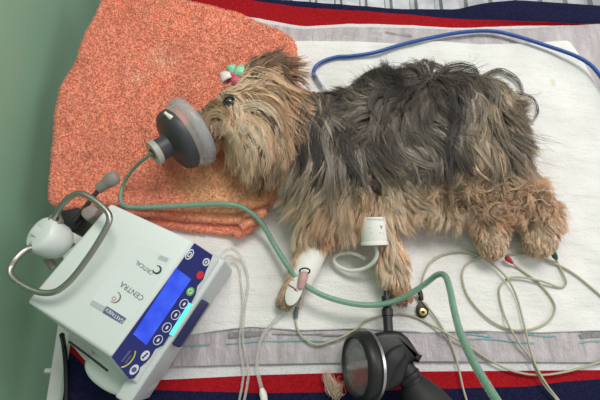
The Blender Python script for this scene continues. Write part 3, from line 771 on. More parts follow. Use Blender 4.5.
def withx(key, mk):
    E3 = extra[key]
    return [np.concatenate([A_[mk]] + [e[i] for e in E3]) for i, A_ in enumerate((PT, RAD, CL))]
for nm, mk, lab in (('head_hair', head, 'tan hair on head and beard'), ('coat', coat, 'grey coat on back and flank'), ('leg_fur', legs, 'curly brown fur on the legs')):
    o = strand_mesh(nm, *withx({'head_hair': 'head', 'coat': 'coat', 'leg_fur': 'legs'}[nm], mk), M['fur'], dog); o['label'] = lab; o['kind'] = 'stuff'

# eye, nose, mouth, claws
def ball(name, c, r, m, parent, squash=(1, 1, 1), sub=3):
    bm = bmesh.new(); bmesh.ops.create_icosphere(bm, subdivisions=sub, radius=r)
    bmesh.ops.scale(bm, vec=squash, verts=bm.verts); bmesh.ops.translate(bm, vec=c, verts=bm.verts)
    return frombm(name, bm, m, parent)
def on_body(px, py, dz=0.0):
    z = .08
    for _ in range(6):
        p = W(px, py, z); h = bvh.ray_cast(Vector((p.x, p.y, .3)), Vector((0, 0, -1)))[0]; z = h.z if h else z
    return W(px, py, z + dz)
ec = on_body(229.5, 102, 0.0002)
ball('eye', ec, .0056, M['eye'], dog, (1, 1, .8))
bm = tube_bm([ec + Vector((.0062 * math.cos(a), .0050 * math.sin(a), .0022)) for a in np.linspace(.1, 6.2, 14)], .0011, 8, 3)
frombm('eyelid', bm, M['nose'], dog)
nc = W(199, 124, .071)
ball('nose', nc, .0085, M['nose'], dog, (.8, 1.05, .95))
m0 = [on_body(a, b, .0050) for a, b in ((206, 141), (211, 137.5), (217, 137), (223, 140))]
frombm('mouth', tube_bm(m0, [.0008, .0016, .0018, .0008], 8, 6), M['nose'], dog)
for (a, b, dx) in ((397, 297, -3), (401, 300, 0), (405, 298, 2), (282, 305, -2), (286, 307, 0), (487, 252, -2), (492, 254, 0), (534, 251, -1), (540, 252, 1)):
    z = .026 if b < 270 else .022
    p0 = W(a, b - 2, z); p1 = W(a + dx * .5, b + 2.5, z - .006)
    frombm('claw', tube_bm([p0, (p0 + p1) / 2 + Vector((0, 0, .0006)), p1], [.0013, .0011, .0003], 8, 4), M['nose'], dog)

# ---------------------------------------------------------------- hair bow
bow = empty('hair_bow', W(232, 76, .088)); tag(bow, 'mint and pink ribbon bow tied on top of the dog head', 'hair bow')
def loop_mesh(c, d, size, m, name):
    d = Vector(d).normalized(); s = d.cross(Vector((0, 0, 1))).normalized(); up = Vector((0, 0, 1))
    bm = bmesh.new(); prev = None; N_ = 18
    for i in range(N_ + 1):
        a = 2 * math.pi * i / N_
        p = c + d * size * (1 - math.cos(a)) * .5 + up * size * .36 * math.sin(a)
        w = size * .45 * (.35 + .65 * math.sin(a / 2))
        v = [bm.verts.new(p + s * w), bm.verts.new(p + up * .0006), bm.verts.new(p - s * w)]
        if prev:
            for k in (0, 1): bm.faces.new((prev[k], prev[k + 1], v[k + 1], v[k]))
        prev = v
    o = frombm(name, bm, m); md = o.modifiers.new('t', 'SOLIDIFY'); md.thickness = .0006
    return reparent_keep(o, bow)
bc0 = W(233, 76, .100)
loop_mesh(bc0, (.9, .35, .1), .016, M['bow_green'], 'ribbon_loop'); loop_mesh(bc0, (-.2, .9, .1), .013, M['bow_green'], 'ribbon_loop')
loop_mesh(bc0 + Vector((0, -.002, .001)), (.5, -.8, .1), .012, M['bow_pink'], 'ribbon_loop')
loop_mesh(bc0, (-.9, -.25, .0), .014, M['bow_white'], 'ribbon_loop'); loop_mesh(bc0 + Vector((-.004, 0, 0)), (-.7, -.7, .0), .009, M['bow_pink'], 'ribbon_loop')
reparent_keep(ball('knot', bc0 + Vector((0, 0, .002)), .0032, M['bow_pink'], bow), bow)

# ---------------------------------------------------------------- breathing mask
mc = W(201, 127, .078); port = W(156, 152, .093)
ax = (mc - port); Lm = ax.length; ax.normalize()
mask = empty('breathing_mask', port - Vector((0, 0, .04))); tag(mask, 'clear cone anaesthesia mask with charcoal rubber body over the muzzle', 'mask')
mp = lambda o: reparent_keep(o, mask)
mp(frombm('port_ring', lathe_bm([(-.004, .0065), (-.004, .0135), (.002, .0138), (.003, .0115), (.003, .0065), (-.004, .0065)], port, ax, 40), M['mask_ring'], angle=40))
mp(frombm('rubber_body', lathe_bm([(.0, .005), (.001, .0120), (.012, .0124), (.015, .0128), (.016, .0150), (.0175, .0215), (.0195, .0280), (.022, .0325), (.026, .0345), (.030, .0350), (.0315, .0350), (.0320, .0338), (.028, .0325), (.022, .0290), (.018, .0090)], port, ax, 56), M['mask_rubber'], angle=35))
mp(frombm('clear_cone', lathe_bm([(.0285, .0325), (.0315, .0352), (.035, .0366), (.040, .0382), (.045, .0392), (.0453, .0384), (.040, .0373), (.035, .0357), (.032, .0342)], port, ax, 56), M['mask_clear'], angle=40))
mp(frombm('sealing_lip', lathe_bm([(.0365, .0374), (.0380, .0394), (.042, .0406), (.0465, .0412), (.0490, .0406), (.0502, .0388), (.0490, .0350), (.0480, .0354), (.0475, .0384), (.040, .0380)], port, ax, 56), M['mask_lip'], angle=60))
nd = W(164.5, 112.5, .120); ne = W(172, 118.5, .117)
mp(tube('valve_nub', [nd, nd.lerp(ne, .5), ne], [.0017, .0019, .0026, .0030], M['nub'], sides=12))

# ---------------------------------------------------------------- green breathing hose
gp = [(153, 152.5, .094), (148, 156.5, .088), (138, 164, .072), (128, 176, .056), (122, 188, .046), (120.5, 199, .048), (124, 206, .047), (136, 207.5, .046), (165, 206.5, .046), (200, 204.5, .047), (225, 204, .048), (241, 207, .045), (256, 217, .040), (266, 230, .034), (275, 246, .030), (287, 265, .034), (300, 281, .040), (318, 293, .044), (340, 301, .044), (365, 305, .043), (388, 303, .046), (408, 295, .055), (425, 284, .066), (437, 275, .080), (445, 276, .092), (450, 290, .110), (454, 310, .130), (461, 335, .155), (474, 363, .185), (490, 390, .210), (505, 414, .230), (520, 440, .245), (536, 474, .255), (556, 520, .262), (580, 580, .268)]
o = tube('breathing_hose', wpts(gp), [.0021] * 5 + [.0024, .0027, .0030] + [.0031] * 19 + [.0032] * 8, M['green_tube'], sides=16)
tag(o, 'translucent green breathing hose running from the mask past the paws', 'hose')
o2 = tube('hose_bore', wpts(gp), [.0013] * 5 + [.0016] * 25, plain('green_bore', S(138, 180, 160), 0.3, var=.05), o, sides=10)

# ---------------------------------------------------------------- infusion pump
PT_Z = .115
A, B, Cc, Dd = W(110, 203, PT_Z), W(192, 240, PT_Z), W(110, 356, PT_Z), W(26, 302, PT_Z)
pump = empty('infusion_pump', Vector(((A + B + Cc + Dd) / 4).to_tuple()[:2] + (.013,)))
tag(pump, 'white infusion pump with lit blue screen standing on the table edge', 'infusion pump')
pp = lambda o: reparent_keep(o, pump)
PZB = .030
E_ = W(220, 259, .083)                      # lower edge of the sloping front
F_ = Wplane(136, 386, B, (Cc - B).cross(E_ - B).normalized())
vdir = ((B - A) + (Cc - Dd)).normalized(); udir = ((Cc - B) + (Dd - A)).normalized()
def dn(p, z): return Vector((p.x, p.y, z))
bm = bmesh.new()
# section along depth, extruded along width
top_l = [A, B, E_]; side_r = [dn(A, PT_Z), dn(B, PT_Z), dn(E_, .083), dn(E_, PZB), dn(A + vdir * .010, PZB), dn(A - vdir * .004, .075)]
side_l = [dn(Dd, PT_Z), dn(Cc, PT_Z), F_.copy(), dn(F_, PZB), dn(Dd + vdir * .010, PZB), dn(Dd - vdir * .004, .075)]
bm = prism_bm(side_r, side_l, .0035, 4)
pp(frombm('housing', bm, M['pump'], angle=35))
# door under the front panel with lever
fn = vdir
d0, d1 = dn(E_, .080) - udir * .002, dn(F_, .080) + udir * .018
bm = prism_bm([d0 - vdir * .012, d0 + vdir * .005, d1 + vdir * .005, d1 - vdir * .012],
              [dn(d0, .016) - vdir * .012, dn(d0, .016) + vdir * .004, dn(d1, .016) + vdir * .004, dn(d1, .016) - vdir * .012], .003, 3)
door = pp(frombm('door', bm, M['pump_edge'], angle=35))
ln_ = (d1 - d0).length
ua = d0.lerp(d1, .28); ub = d0.lerp(d1, .60)
hb = prism_bm([dn(ua, .074) + vdir * .004, dn(ua, .070) + vdir * .013, dn(ub, .070) + vdir * .013, dn(ub, .074) + vdir * .004],
              [dn(ua, .045) + vdir * .004, dn(ua, .047) + vdir * .010, dn(ub, .047) + vdir * .010, dn(ub, .045) + vdir * .004], .002, 3)
hl = frombm('lever', hb, M['navy_plastic'], angle=35); reparent_keep(hl, door); hl.matrix_parent_inverse = door.matrix_parent_inverse.copy() @ Matrix.Identity(4)
hl.matrix_parent_inverse = Matrix.Identity(4)
# foot housing sticking out under the left end
foot = [W(a, b, .062) for a, b in ((92, 352), (82, 361), (83, 372), (90, 382), (104, 392), (122, 399), (140, 396), (150, 380), (140, 360))]
bm = prism_bm(foot, [dn(p, .014) for p in foot], .006, 4)
pp(frombm('lower_housing', bm, M['pump'], angle=50))
# dark groove along the left end
ga, gb = W(70, 343, .112), W(109, 371.5, .104)
pp(tube('vent_slot', [W(69, 341.5, .1085), W(90, 357, .1082), W(108, 371, .1060)], .0011, M['black'], sides=6))

# sloping front: navy panel, screen, buttons
pn = (Cc - B).cross(E_ - B).normalized()
if pn.z < 0: pn = -pn
def fp(px, py, lift=.0006): return Wplane(px, py, B + pn * lift, pn)
def front_poly(name, pts, m, lift, parent, th=.0006):
    o = frombm(name, poly_bm([fp(a, b, lift) for a, b in pts], th, pn), m, None, False)
    reparent_keep(o, pump)
    if parent is not pump:
        o.parent = parent; o.matrix_parent_inverse = Matrix.Identity(4)
    return o
edge = [(194.5, 243), (212.5, 255), (207.5, 267), (206, 270), (203, 279), (197, 286), (195.5, 294), (191, 303), (186, 312), (179, 322), (170, 334), (163, 345), (155, 349), (150.5, 357), (146, 362), (140, 367), (138.5, 372), (134, 378), (129, 379), (111.5, 357)]
panel = front_poly('control_panel', edge, M['panel'], .0002, pump)
front_poly('screen', [(176, 268), (191, 279), (146, 345), (133, 334)], M['screen'], .0009, panel)
def ring_on(name, c, rx, m, parent, w=.0006, fill=False, lift=.001, asp=1.0, arc=(0, 2 * math.pi), n_=28):
    cc = fp(c[0], c[1], lift); u = udir - pn * udir.dot(pn); u.normalize(); v = pn.cross(u)
    bm = bmesh.new()
    if fill:
        vs = [bm.verts.new(cc + u * rx * math.cos(2 * math.pi * k / n_) + v * rx * asp * math.sin(2 * math.pi * k / n_)) for k in range(n_)]
        f = bm.faces.new(vs); r = bmesh.ops.extrude_face_region(bm, geom=[f]); bmesh.ops.translate(bm, vec=pn * .0005, verts=[g for g in r['geom'] if isinstance(g, bmesh.types.BMVert)])
    else:
        bm.free()
        bm = tube_bm([cc + u * rx * math.cos(a) + v * rx * asp * math.sin(a) for a in np.linspace(arc[0], arc[1], n_)], w, 6, 1)
    o = frombm(name, bm, m, None, True, 40); reparent_keep(o, pump); o.parent = parent; o.matrix_parent_inverse = Matrix.Identity(4)
    return o
for c in ((184, 304), (175.6, 315), (166.8, 327.5), (158, 340)):
    ring_on('button', c, .0046, M['white_print'], panel, .0004)
    ring_on('button_mark', c, .0019, M['white_print'], panel, .0004, fill=True, asp=.6)
ring_on('button', (190.2, 291.5), .0044, M['green_print'], panel, fill=True); ring_on('button_mark', (190.2, 291.5), .0022, M['white_print'], panel, .0005, lift=.0018)
ring_on('button', (200, 275), .0042, M['red_print'], panel, fill=True); ring_on('button', (206, 262), .0040, M['white_print'], panel, fill=True); ring_on('button_mark', (206, 262), .0020, M['tag_blue'], panel, .0005, lift=.0018)
ring_on('button', (189.5, 254.5), .0050, M['white_print'], panel, .0006, asp=.7); ring_on('button_mark', (189.5, 254.5), .0024, M['white_print'], panel, .0006, asp=.7)
ring_on('button', (145, 355.5), .0050, M['white_print'], panel, fill=True, asp=.8)
for k in (-1, 0, 1): ring_on('button_mark', (145 + k * 2.0, 355.5 - k * 1.8), .0010, M['panel'], panel, fill=True, lift=.0018)
ring_on('button', (134, 369.5), .0050, M['white_print'], panel, fill=True, asp=.8); ring_on('button_mark', (134, 369.5), .0024, M['tag_blue'], panel, fill=True, lift=.0018)
ring_on('emblem', (126, 357), .0100, M['yellow_print'], panel, .0007, asp=.75, arc=(.3, 2.5))
front_poly('emblem', [(120.8, 361), (122.5, 362), (131, 351), (129.3, 350)], M['tag_blue'], .0010, panel, .0003)
front_poly('emblem', [(124.5, 362.5), (126.0, 363.5), (131.5, 356), (130, 355)], M['tag_blue'], .0010, panel, .0003)
lb0, lb1 = (191, 303.5), (171, 334.5)
front_poly('light_bar', [(189, 302.5), (192.5, 304.5), (172.5, 336), (169, 334)], M['led'], .0009, panel)

# sticker with printed words on the top
def top_poly(name, pts, m, z, parent, th=.0002):
    o = frombm(name, poly_bm([W(a, b, z) for a, b in pts], th, (0, 0, 1)), m, None, False)
    reparent_keep(o, pump)
    if parent is not pump: o.parent = parent; o.matrix_parent_inverse = Matrix.Identity(4)
    return o
stick = top_poly('sticker', [(132, 241.5), (172.5, 258), (131, 322), (91, 300)], M['sticker'], PT_Z, pump)
ty = udir.copy(); tx = -vdir
tx = (tx - ty * tx.dot(ty)).normalized()
TM = Matrix((tx.to_4d(), ty.to_4d(), Vector((0, 0, 1, 0)), Vector((0, 0, 0, 1)))).transposed(); TM[3][0] = TM[3][1] = TM[3][2] = 0; TM[0][3] = TM[1][3] = TM[2][3] = 0
def words(text, px, py, size, m, parent, z, stretch=1.0, mat3=None, pos=None, name='lettering', bold=0.0):
    cu = bpy.data.curves.new(name, 'FONT'); cu.body = text; cu.size = size; cu.align_x = 'CENTER'; cu.align_y = 'CENTER'; cu.extrude = .00008; cu.offset = bold
    tmp = bpy.data.objects.new('t', cu); COL.objects.link(tmp)
    g = bpy.context.evaluated_depsgraph_get(); g.update(); me = bpy.data.meshes.new_from_object(tmp.evaluated_get(g)); bpy.data.objects.remove(tmp)
    me.name = name
    me.transform(Matrix.Diagonal((stretch, 1, 1, 1)))
    Mx = Matrix.Translation(pos if pos is not None else W(px, py, z)) @ (mat3 if mat3 is not None else TM)
    me.transform(Mx); me.materials.clear()
    return link(name, me, m, None, False)
def lab_words(*a, **k):
    o = words(*a, **k); reparent_keep(o, pump); o.parent = stick; o.matrix_parent_inverse = Matrix.Identity(4); return o
ZS = PT_Z + .0004
lab_words('CENTRA', 132, 291, .0072, M['grey_print'], stick, ZS, .95)
lab_words('CRITICAL', 144.5, 267.5, .0056, M['grey_print'], stick, ZS, .85)
def arc_top(c, r, a0, a1, w, m):
    cc = W(c[0], c[1], ZS); o = frombm('emblem', tube_bm([cc + tx * r * math.cos(a) + ty * r * math.sin(a) for a in np.linspace(a0, a1, 26)], w, 6, 1), m)
    reparent_keep(o, pump); o.parent = stick; o.matrix_parent_inverse = Matrix.Identity(4)
arc_top((157, 269.5), .0036, .6, 5.4, [.0003, .0008, .0010, .0008, .0003], M['dkgreen_print'])
arc_top((115, 297), .0050, 1.4, 4.9, [.0002, .0006, .0007, .0002], M['grey_print'])
arc_top((114, 298.5), .0016, 0, 6.2, .0004, M['pink_print'])
bt = top_poly('blue_tag', [(107, 306), (126.5, 318.5), (122, 324), (102.5, 312.5)], M['tag_blue'], PT_Z + .0003, stick)
lab_words('GASTABEX', 114.6, 315.2, .0046, M['white_print'], stick, PT_Z + .0006, .92)
top_poly('faded_tag', [(93, 300), (106, 307), (102.5, 312), (90, 304.5)], M['faint_print'], PT_Z + .0002, stick)
top_poly('faded_tag', [(160, 255), (169, 258.5), (166.5, 262.5), (157.5, 259)], M['faint_print'], PT_Z + .0002, stick)
# small words on the door front
dm = Matrix((tx.to_4d(), ty.to_4d(), Vector((0, 0, 1, 0)), Vector((0, 0, 0, 1))))
ux = udir * -1.0
dz = Vector((0, 0, 1)); DMx = Matrix(((-udir.x, 0, vdir.x, 0), (-udir.y, 0, vdir.y, 0), (0, 1, 0, 0), (0, 0, 0, 1)))

# clamp hub, carrying bar, clamp knob
hubc = W(49, 238, .108); hx = (udir * .0 + Vector((-.42, .22, 0.86))).normalized()
pp(frombm('hub', lathe_bm([(-.016, .0005), (-.016, .0150), (-.010, .0180), (.004, .0188), (.0085, .0182), (.0110, .0168), (.0122, .0145), (.0125, .0005)], hubc, hx, 36), M['pump'], angle=40))
hubo = [o for o in COL.objects if o.name == 'hub'][0]
bm = prism_bm([hubc + hx * .0155 + a * .0065 + b * .005 for a, b in ((tx + ty * 0, ty), (-tx, ty), (-tx, -ty), (tx, -ty))] if False else
              [hubc + hx * .0135 + (tx * i * .006 + ty * j * .0048) for i, j in ((1, 1), (-1, 1), (-1, -1), (1, -1))],
              [hubc + hx * .0120 + (tx * i * .006 + ty * j * .0048) for i, j in ((1, 1), (-1, 1), (-1, -1), (1, -1))], .0008, 2)
o = frombm('hub_cover', bm, M['pump_edge'], angle=35); reparent_keep(o, pump); o.parent = hubo; o.matrix_parent_inverse = Matrix.Identity(4)
for c in ((55, 220), (36, 246)):
    p = W(*c, .117); o = frombm('socket', lathe_bm([(-.006, .006), (.0015, .006), (.002, .0048), (.0005, .0040)], p, (.1, .1, 1), 20), M['grey_knob'], angle=40)
    reparent_keep(o, pump); o.parent = hubo; o.matrix_parent_inverse = Matrix.Identity(4)
bar = [(55.5, 221, .110), (55, 217, .120), (60, 207, .130), (70, 197, .136), (81, 193.5, .139), (94, 200, .140), (105, 209, .140), (109.5, 217, .140), (107, 227, .139), (94, 249, .136), (76, 274, .132), (63, 287, .130), (52, 292.5, .129), (38, 292, .129), (22, 285, .129), (11.5, 276, .128), (10.5, 268, .127), (16, 258.5, .126), (26, 249.5, .122), (35, 246.5, .116), (38, 246, .108)]
pp(tube('carrying_bar', wpts(bar), .0029, M['steel'], sides=14))
# arm from hub to body
for c0, c1 in (((62, 236), (72, 247)), ((47, 258), (54, 268))):
    pp(tube('arm', [W(*c0, .095), W(*c1, .090)], .0042, M['grey_knob'], sides=12, smooth=False))
kn0, kn1, kn2 = W(98, 189, .085), W(105, 183.5, .088), W(119, 174, .092)
kd = (kn2 - kn0).normalized()
pp(tube('clamp_rod', [W(74, 222, .085), W(100, 188, .085)], .0024, M['black'], sides=12, smooth=False))
knob = pp(frombm('clamp_knob', lathe_bm([(0, .0005), (0, .0052), (.002, .0060), (.010, .0062), (.0115, .0066), (.013, .0072), (.018, .0084), (.0225, .0078), (.0255, .0055), (.0265, .0005)], kn0, kd, 30, squash=.8), M['grey_knob'], angle=40))
bl = [W(a, b, .092) for a, b in ((81, 209), (90, 204), (98, 208), (94, 216), (86, 221), (80, 215))]
pp(frombm('clamp_block', prism_bm(bl, [dn(p, .070) for p in bl], .0025, 3), M['grey_knob'], angle=40))
bl = [W(a, b, .080) for a, b in ((60, 211), (78, 207), (86, 216), (74, 232), (64, 228))]
pp(frombm('clamp_bracket', prism_bm(bl, [dn(p, .045) for p in bl], .002, 3), M['black'], angle=40))
# mains cord lying on the table edge
pp(tube('power_cord', [W(62, 335, .05), W(64, 346, .014), W(65.5, 360, .009), (W(66.5, 380, .009)), W(66, 400, .009), W(64, 440, .009)], .0026, M['cord'], sides=12))

# ---------------------------------------------------------------- clear lines
o = tube('infusion_line', wpts([(217, 262, .050), (224, 252, .045), (232, 249, .034), (240, 256, .020), (246, 270, .016), (248, 285, .0155), (245, 305, .0155), (243, 325, .0155), (243, 340, .013), (246, 356, .0125), (248.5, 372, .0115), (247, 386, .0115), (244, 402, .0115), (240, 425, .0115)]), .0016, M['iv_line'], sides=12)
tag(o, 'thin clear infusion line from the pump, right one of the close pair', 'infusion line')
o = tube('infusion_line', wpts([(218, 266, .044), (226, 257, .036), (233, 257, .024), (239, 268, .016), (241, 285, .0155), (242.5, 305, .0155), (241, 325, .0155), (239.5, 340, .013), (241, 356, .0125), (243.5, 372, .0115), (242, 386, .0115), (239, 402, .0115), (235, 425, .0115)]), .0014, M['iv_line'], sides=12)
tag(o, 'thin clear infusion line from the pump, left one of the close pair', 'infusion line')

cath = empty('bandaged_catheter', W(296, 290, .015)); tag(cath, 'white catheter disc with red marks taped to the bandaged foreleg', 'catheter')
# bandage round the foreleg
b0, b1, b2, b3 = W(321, 237, .034), W(314, 250, .031), (W(306, 268, .029)), W(300, 283, .0275)
bd = tube('leg_bandage', [b0, b1, b2, b3], [.0125, .0152, .0155, .0150, .0135], M['bandage'], sides=28)
tag(bd, 'white bandage wrapped round the lower foreleg beside the hose', 'bandage')
def disc(c, n, r, asp, th, m, name, parent, rot):
    n = Vector(n).normalized(); u = Vector((math.cos(rot), math.sin(rot), 0)); u = (u - n * u.dot(n)).normalized(); v = n.cross(u)
    N_ = 30; rim = [c + u * r * math.cos(2 * math.pi * k / N_) + v * r * asp * math.sin(2 * math.pi * k / N_) for k in range(N_)]
    o = frombm(name, prism_bm([p + n * th for p in rim], rim, th * .3, 2), m, None, True, 40)
    return reparent_keep(o, parent) if parent else o
dc = W(294.5, 291, .040); dnrm = (-.25, -.1, .95)
disc(dc, dnrm, .0165, .52, .0025, M['white_soft'], 'tape_disc', cath, math.radians(66))
for k, (a, b) in enumerate(((291, 286), (294, 288), (297, 291), (295, 281))):
    c = W(a, b, .0432)
    bm = tube_bm([c + Vector((-.003, .0015, 0)), c, c + Vector((.003, -.002, -.0004))], .0005, 6, 2)
    reparent_keep(frombm('red_mark', bm, M['red_clip']), cath)
reparent_keep(tube('catheter_hub', wpts([(304, 273, .046), (302.5, 280, .046), (300.5, 288, .045)]), [.0048, .0052, .0040], M['pink_print'], sides=18), cath)
reparent_keep(tube('hub_ring', [W(304.8, 272, .048) + Vector((.0055 * math.cos(a), .0028 * math.sin(a) + .001, .002 * math.sin(a))) for a in np.linspace(0, 6.283, 16)], .0009, M['cord'], sides=8, per=2), cath)
o = tube('extension_line', wpts([(301, 287, .043), (299, 294, .040), (296, 300, .034), (288, 309, .022), (274, 322, .0165), (264, 334, .0145), (258.5, 348, .014), (257, 366, .0135), (259.5, 380, .0135), (262, 390, .0135)]), .0023, M['iv_line'], sides=14)
tag(o, 'thicker clear extension line curving from the bandaged foreleg to the front', 'extension line')
con = tube('luer_connector', wpts([(261.5, 388, .0135), (263.5, 396, .0135), (265, 404, .0135)]), [.0022, .0040, .0040, .0030], M['white_hose'], o, sides=18)
o = tube('extension_line_inner', wpts([(303, 287, .041), (302, 300, .030), (300, 309, .021)]), .0018, M['iv_line'], cath, sides=12); reparent_keep(o, cath); o.name = 'side_line'

# ---------------------------------------------------------------- cuff on the other foreleg with its hose
cuff = empty('limb_cuff', W(376, 230, .03)); tag(cuff, 'white printed cuff with coiled hose strapped on the upper foreleg', 'cuff')
cq = lambda o: reparent_keep(o, cuff)
c0, c1 = W(375.5, 214, .074), W(376.5, 242, .067)
axc = (c1 - c0); lc = axc.length; axc.normalize()
bm = lathe_bm([(0, .0128), (.0, .0138), (.002, .0142), (lc - .005, .0144), (lc - .0035, .0138), (lc - .003, .0150), (lc, .0150), (lc + .0005, .0140), (lc, .0128)], c0 - Vector((0, 0, .0135)), axc, 40, squash=.95)
bandc = cq(frombm('band', bm, M['white_soft'], angle=35))
# printed marks laid on the cylinder
def cuff_text(txt, px, py, size, m, st=1.0):
    nrm = Vector((0, 0, 1)) - axc * Vector((0, 0, 1)).dot(axc); nrm.normalize(); xx = Vector((1, 0, 0)); xx = (xx - nrm * xx.dot(nrm)).normalized(); yy = nrm.cross(xx)
    mt = Matrix(((xx.x, yy.x, nrm.x, 0), (xx.y, yy.y, nrm.y, 0), (xx.z, yy.z, nrm.z, 0), (0, 0, 0, 1)))
    o = words(txt, 0, 0, size, m, cuff, 0, st, mat3=mt, pos=Wplane(px, py, c0 + nrm * .0006, nrm))
    # wrap onto the curve
    me = o.data; cen = c0 - Vector((0, 0, .0135))
    for v in me.vertices:
        r = v.co - cen; al = r.dot(axc); x_ = r.dot(xx); R_ = .0146
        x_ = max(-R_ * .95, min(R_ * .95, x_)); v.co = cen + axc * al + xx * R_ * math.sin(x_ / R_) + nrm * R_ * .955 * math.cos(x_ / R_)
    reparent_keep(o, cuff); return o
cuff_text('VETCUFF', 375.5, 219.5, .0042, M['sky_text'], .9) if False else None
for k, dx in enumerate(np.linspace(-8, 8, 9)): cuff_text('n', 375.5 + dx, 219.3, .0036, M['sky_text'])
cuff_text('V', 381.5, 227, .0056, M['navy_text'], 1.0); cuff_text('v', 380, 232.5, .0030, M['navy_text']); cuff_text('v', 369.5, 228, .0026, M['grey_print']); cuff_text('v', 371, 233, .0026, M['grey_print']); cuff_text('v', 383.5, 233, .0026, M['navy_text'])
cq(tube('hose', wpts([(374.5, 240, .052), (376, 247, .052), (377, 254, .050), (373.5, 262, .044), (364, 268.5, .034), (350.5, 270.5, .026), (339, 266.5, .022), (334, 260.5, .021), (337, 255, .022), (348, 252.5, .026), (358, 255, .032), (366, 259, .036)]), .0023, M['white_hose'], sides=14))

# ---------------------------------------------------------------- blue tube behind the back
bt_ = [(316.5, 79, .017), (313.5, 73.5, .017), (316, 66.5, .017), (324, 61, .017), (337, 57, .0175), (352, 56, .018), (375, 52.5, .019), (400, 45, .019), (430, 38, .018), (460, 32.5, .018), (490, 31, .018), (514, 35.5, .019), (543, 44.5, .021), (572, 54.5, .024), (588, 63, .026), (598, 73, .026), (606, 86, .024), (618, 112, .02)]
o = tube('probe_tube', wpts(bt_), .0025, M['blue_tube'], sides=14)
tag(o, 'blue tube arching over the pad behind the back of the dog', 'tube')
tube('clear_tip', wpts([(314.5, 75, .0165), (317, 80, .0165), (321, 86, .0165), (325.5, 91, .0165)]), [.0026, .0032, .0032, .0024], M['mask_lip'], o, sides=14)
tube('tip_core', wpts([(316, 78, .0165), (322, 87, .0165)]), .0012, M['blue_tube'], o, sides=8, smooth=False)

# ---------------------------------------------------------------- ECG leads
def lead(name, pts, z, lab, r=.0012):
    o = tube(name, wpts(pts, z), r, M['ecg'], sides=12)
    tag(o, lab, 'lead', 'beige monitoring leads'); return o
Z1, Z2, Z3 = .0155, .0190, .0225
ra = lead('monitor_lead', [(511, 261.5, .020), (520, 269), (535, 280), (546, 291), (553.5, 302), (555, 310), (550, 320), (539, 327), (522, 330.5), (505, 328), (486, 317), (469, 298), (462.5, 280), (464, 268), (473, 259, .0155), (488, 255, .0155), (507, 254, .0155), (527, 254.5, .0155), (547, 260, .0155), (572, 272.5, .0155), (600, 295, .0155), (640, 330, .0135)], Z1,
          'beige monitoring lead with red clip at the hind paw nearer the cuff')
tube('clip', wpts([(505.5, 256.5, .022), (508.5, 259.5, .022), (512.5, 263, .0205)]), [.0016, .0034, .0026, .0016], M['red_clip'], ra, sides=14)['label'] = 'red clip'
rb = lead('monitor_lead', [(420.5, 291, .0165), (421.5, 284), (425, 272), (432, 261), (446, 253.5), (464, 251.5), (479, 256), (493, 264.5, .0185), (507, 278, .0200), (516, 295, .0175), (521, 312, .0175), (525, 328, .0195), (529, 345, .0185), (534, 361, .0175), (540, 374, .0180), (549, 388, .0175), (560, 402, .015), (575, 425, .015)], .0160,
          'beige monitoring lead with black snap clip beside the front paw')
cb = [W(420, 289, .018), W(420.5, 296, .018), W(421, 301, .0175)]
tube('clip', cb, [.0016, .0030, .0034, .0026], M['black'], rb, sides=12)['label'] = 'black snap clip'
cl_c = W(422, 310, .0150)
disc(cl_c, (0, 0, 1), .0092, .78, .0030, M['black'], 'snap_base', None, math.radians(80)).parent = rb
disc(cl_c + Vector((0, -.0025, .003)), (0, 0, 1), .0042, 1.0, .0010, M['brass'], 'snap_ring', None, 0).parent = rb
disc(cl_c + Vector((0, -.0025, .004)), (0, 0, 1), .0017, 1.0, .0006, M['black'], 'snap_hole', None, 0).parent = rb
rc = lead('monitor_lead', [(554.5, 256, .024), (556.5, 260), (561, 270), (566, 280.5, .0165), (564.5, 286), (558, 287), (543, 281.5, .0195), (523, 277.5, .0185), (508, 278.5, .0175), (500, 287, .0165), (499.5, 297), (503, 311), (509, 326, .0200), (519, 343, .0180), (530, 358, .0150), (537, 372, .0145), (545, 386), (556, 399), (572, 422)], Z1,
          'beige monitoring lead with dark green clip at the outermost hind paw')
tube('clip', wpts([(552.5, 250.5, .026), (554.5, 255.5, .025), (556.5, 259.5, .023)]), [.0018, .0033, .0030, .0017], M['green_clip'], rc, sides=14)['label'] = 'dark green clip'
rd = lead('monitor_lead', [(301.5, 296, .036), (298, 305, .024), (295.5, 313), (296.5, 326), (302.5, 337), (316, 344.5), (332, 341), (344, 336), (356, 329), (366, 321), (381, 316), (398, 314), (415, 317), (432, 325.5), (448, 334, .0195), (472, 348.5, .0145), (488, 359, .0135), (510, 370, .012), (537, 375, .0115), (567, 371.5, .012), (603, 361, .013), (640, 350, .0135)], Z1,
          'beige monitoring lead running from the bandaged foreleg past the gauge')
tube('strain_relief', wpts([(297, 307, .021), (295.8, 314, .0165), (296, 318, .016)]), [.0020, .0027, .0024], M['grey_print'], rd, sides=12)
re_ = lead('monitor_lead', [(404, 284, .020), (413, 291, .0180), (424, 303, .0190), (434, 315, .0170), (443, 329, .0155), (452, 346, .0140), (458, 366, .0115), (463, 388, .012), (467, 402, .012), (474, 430, .012)], Z1,
          'beige monitoring lead running straight from the front paw to the near edge')

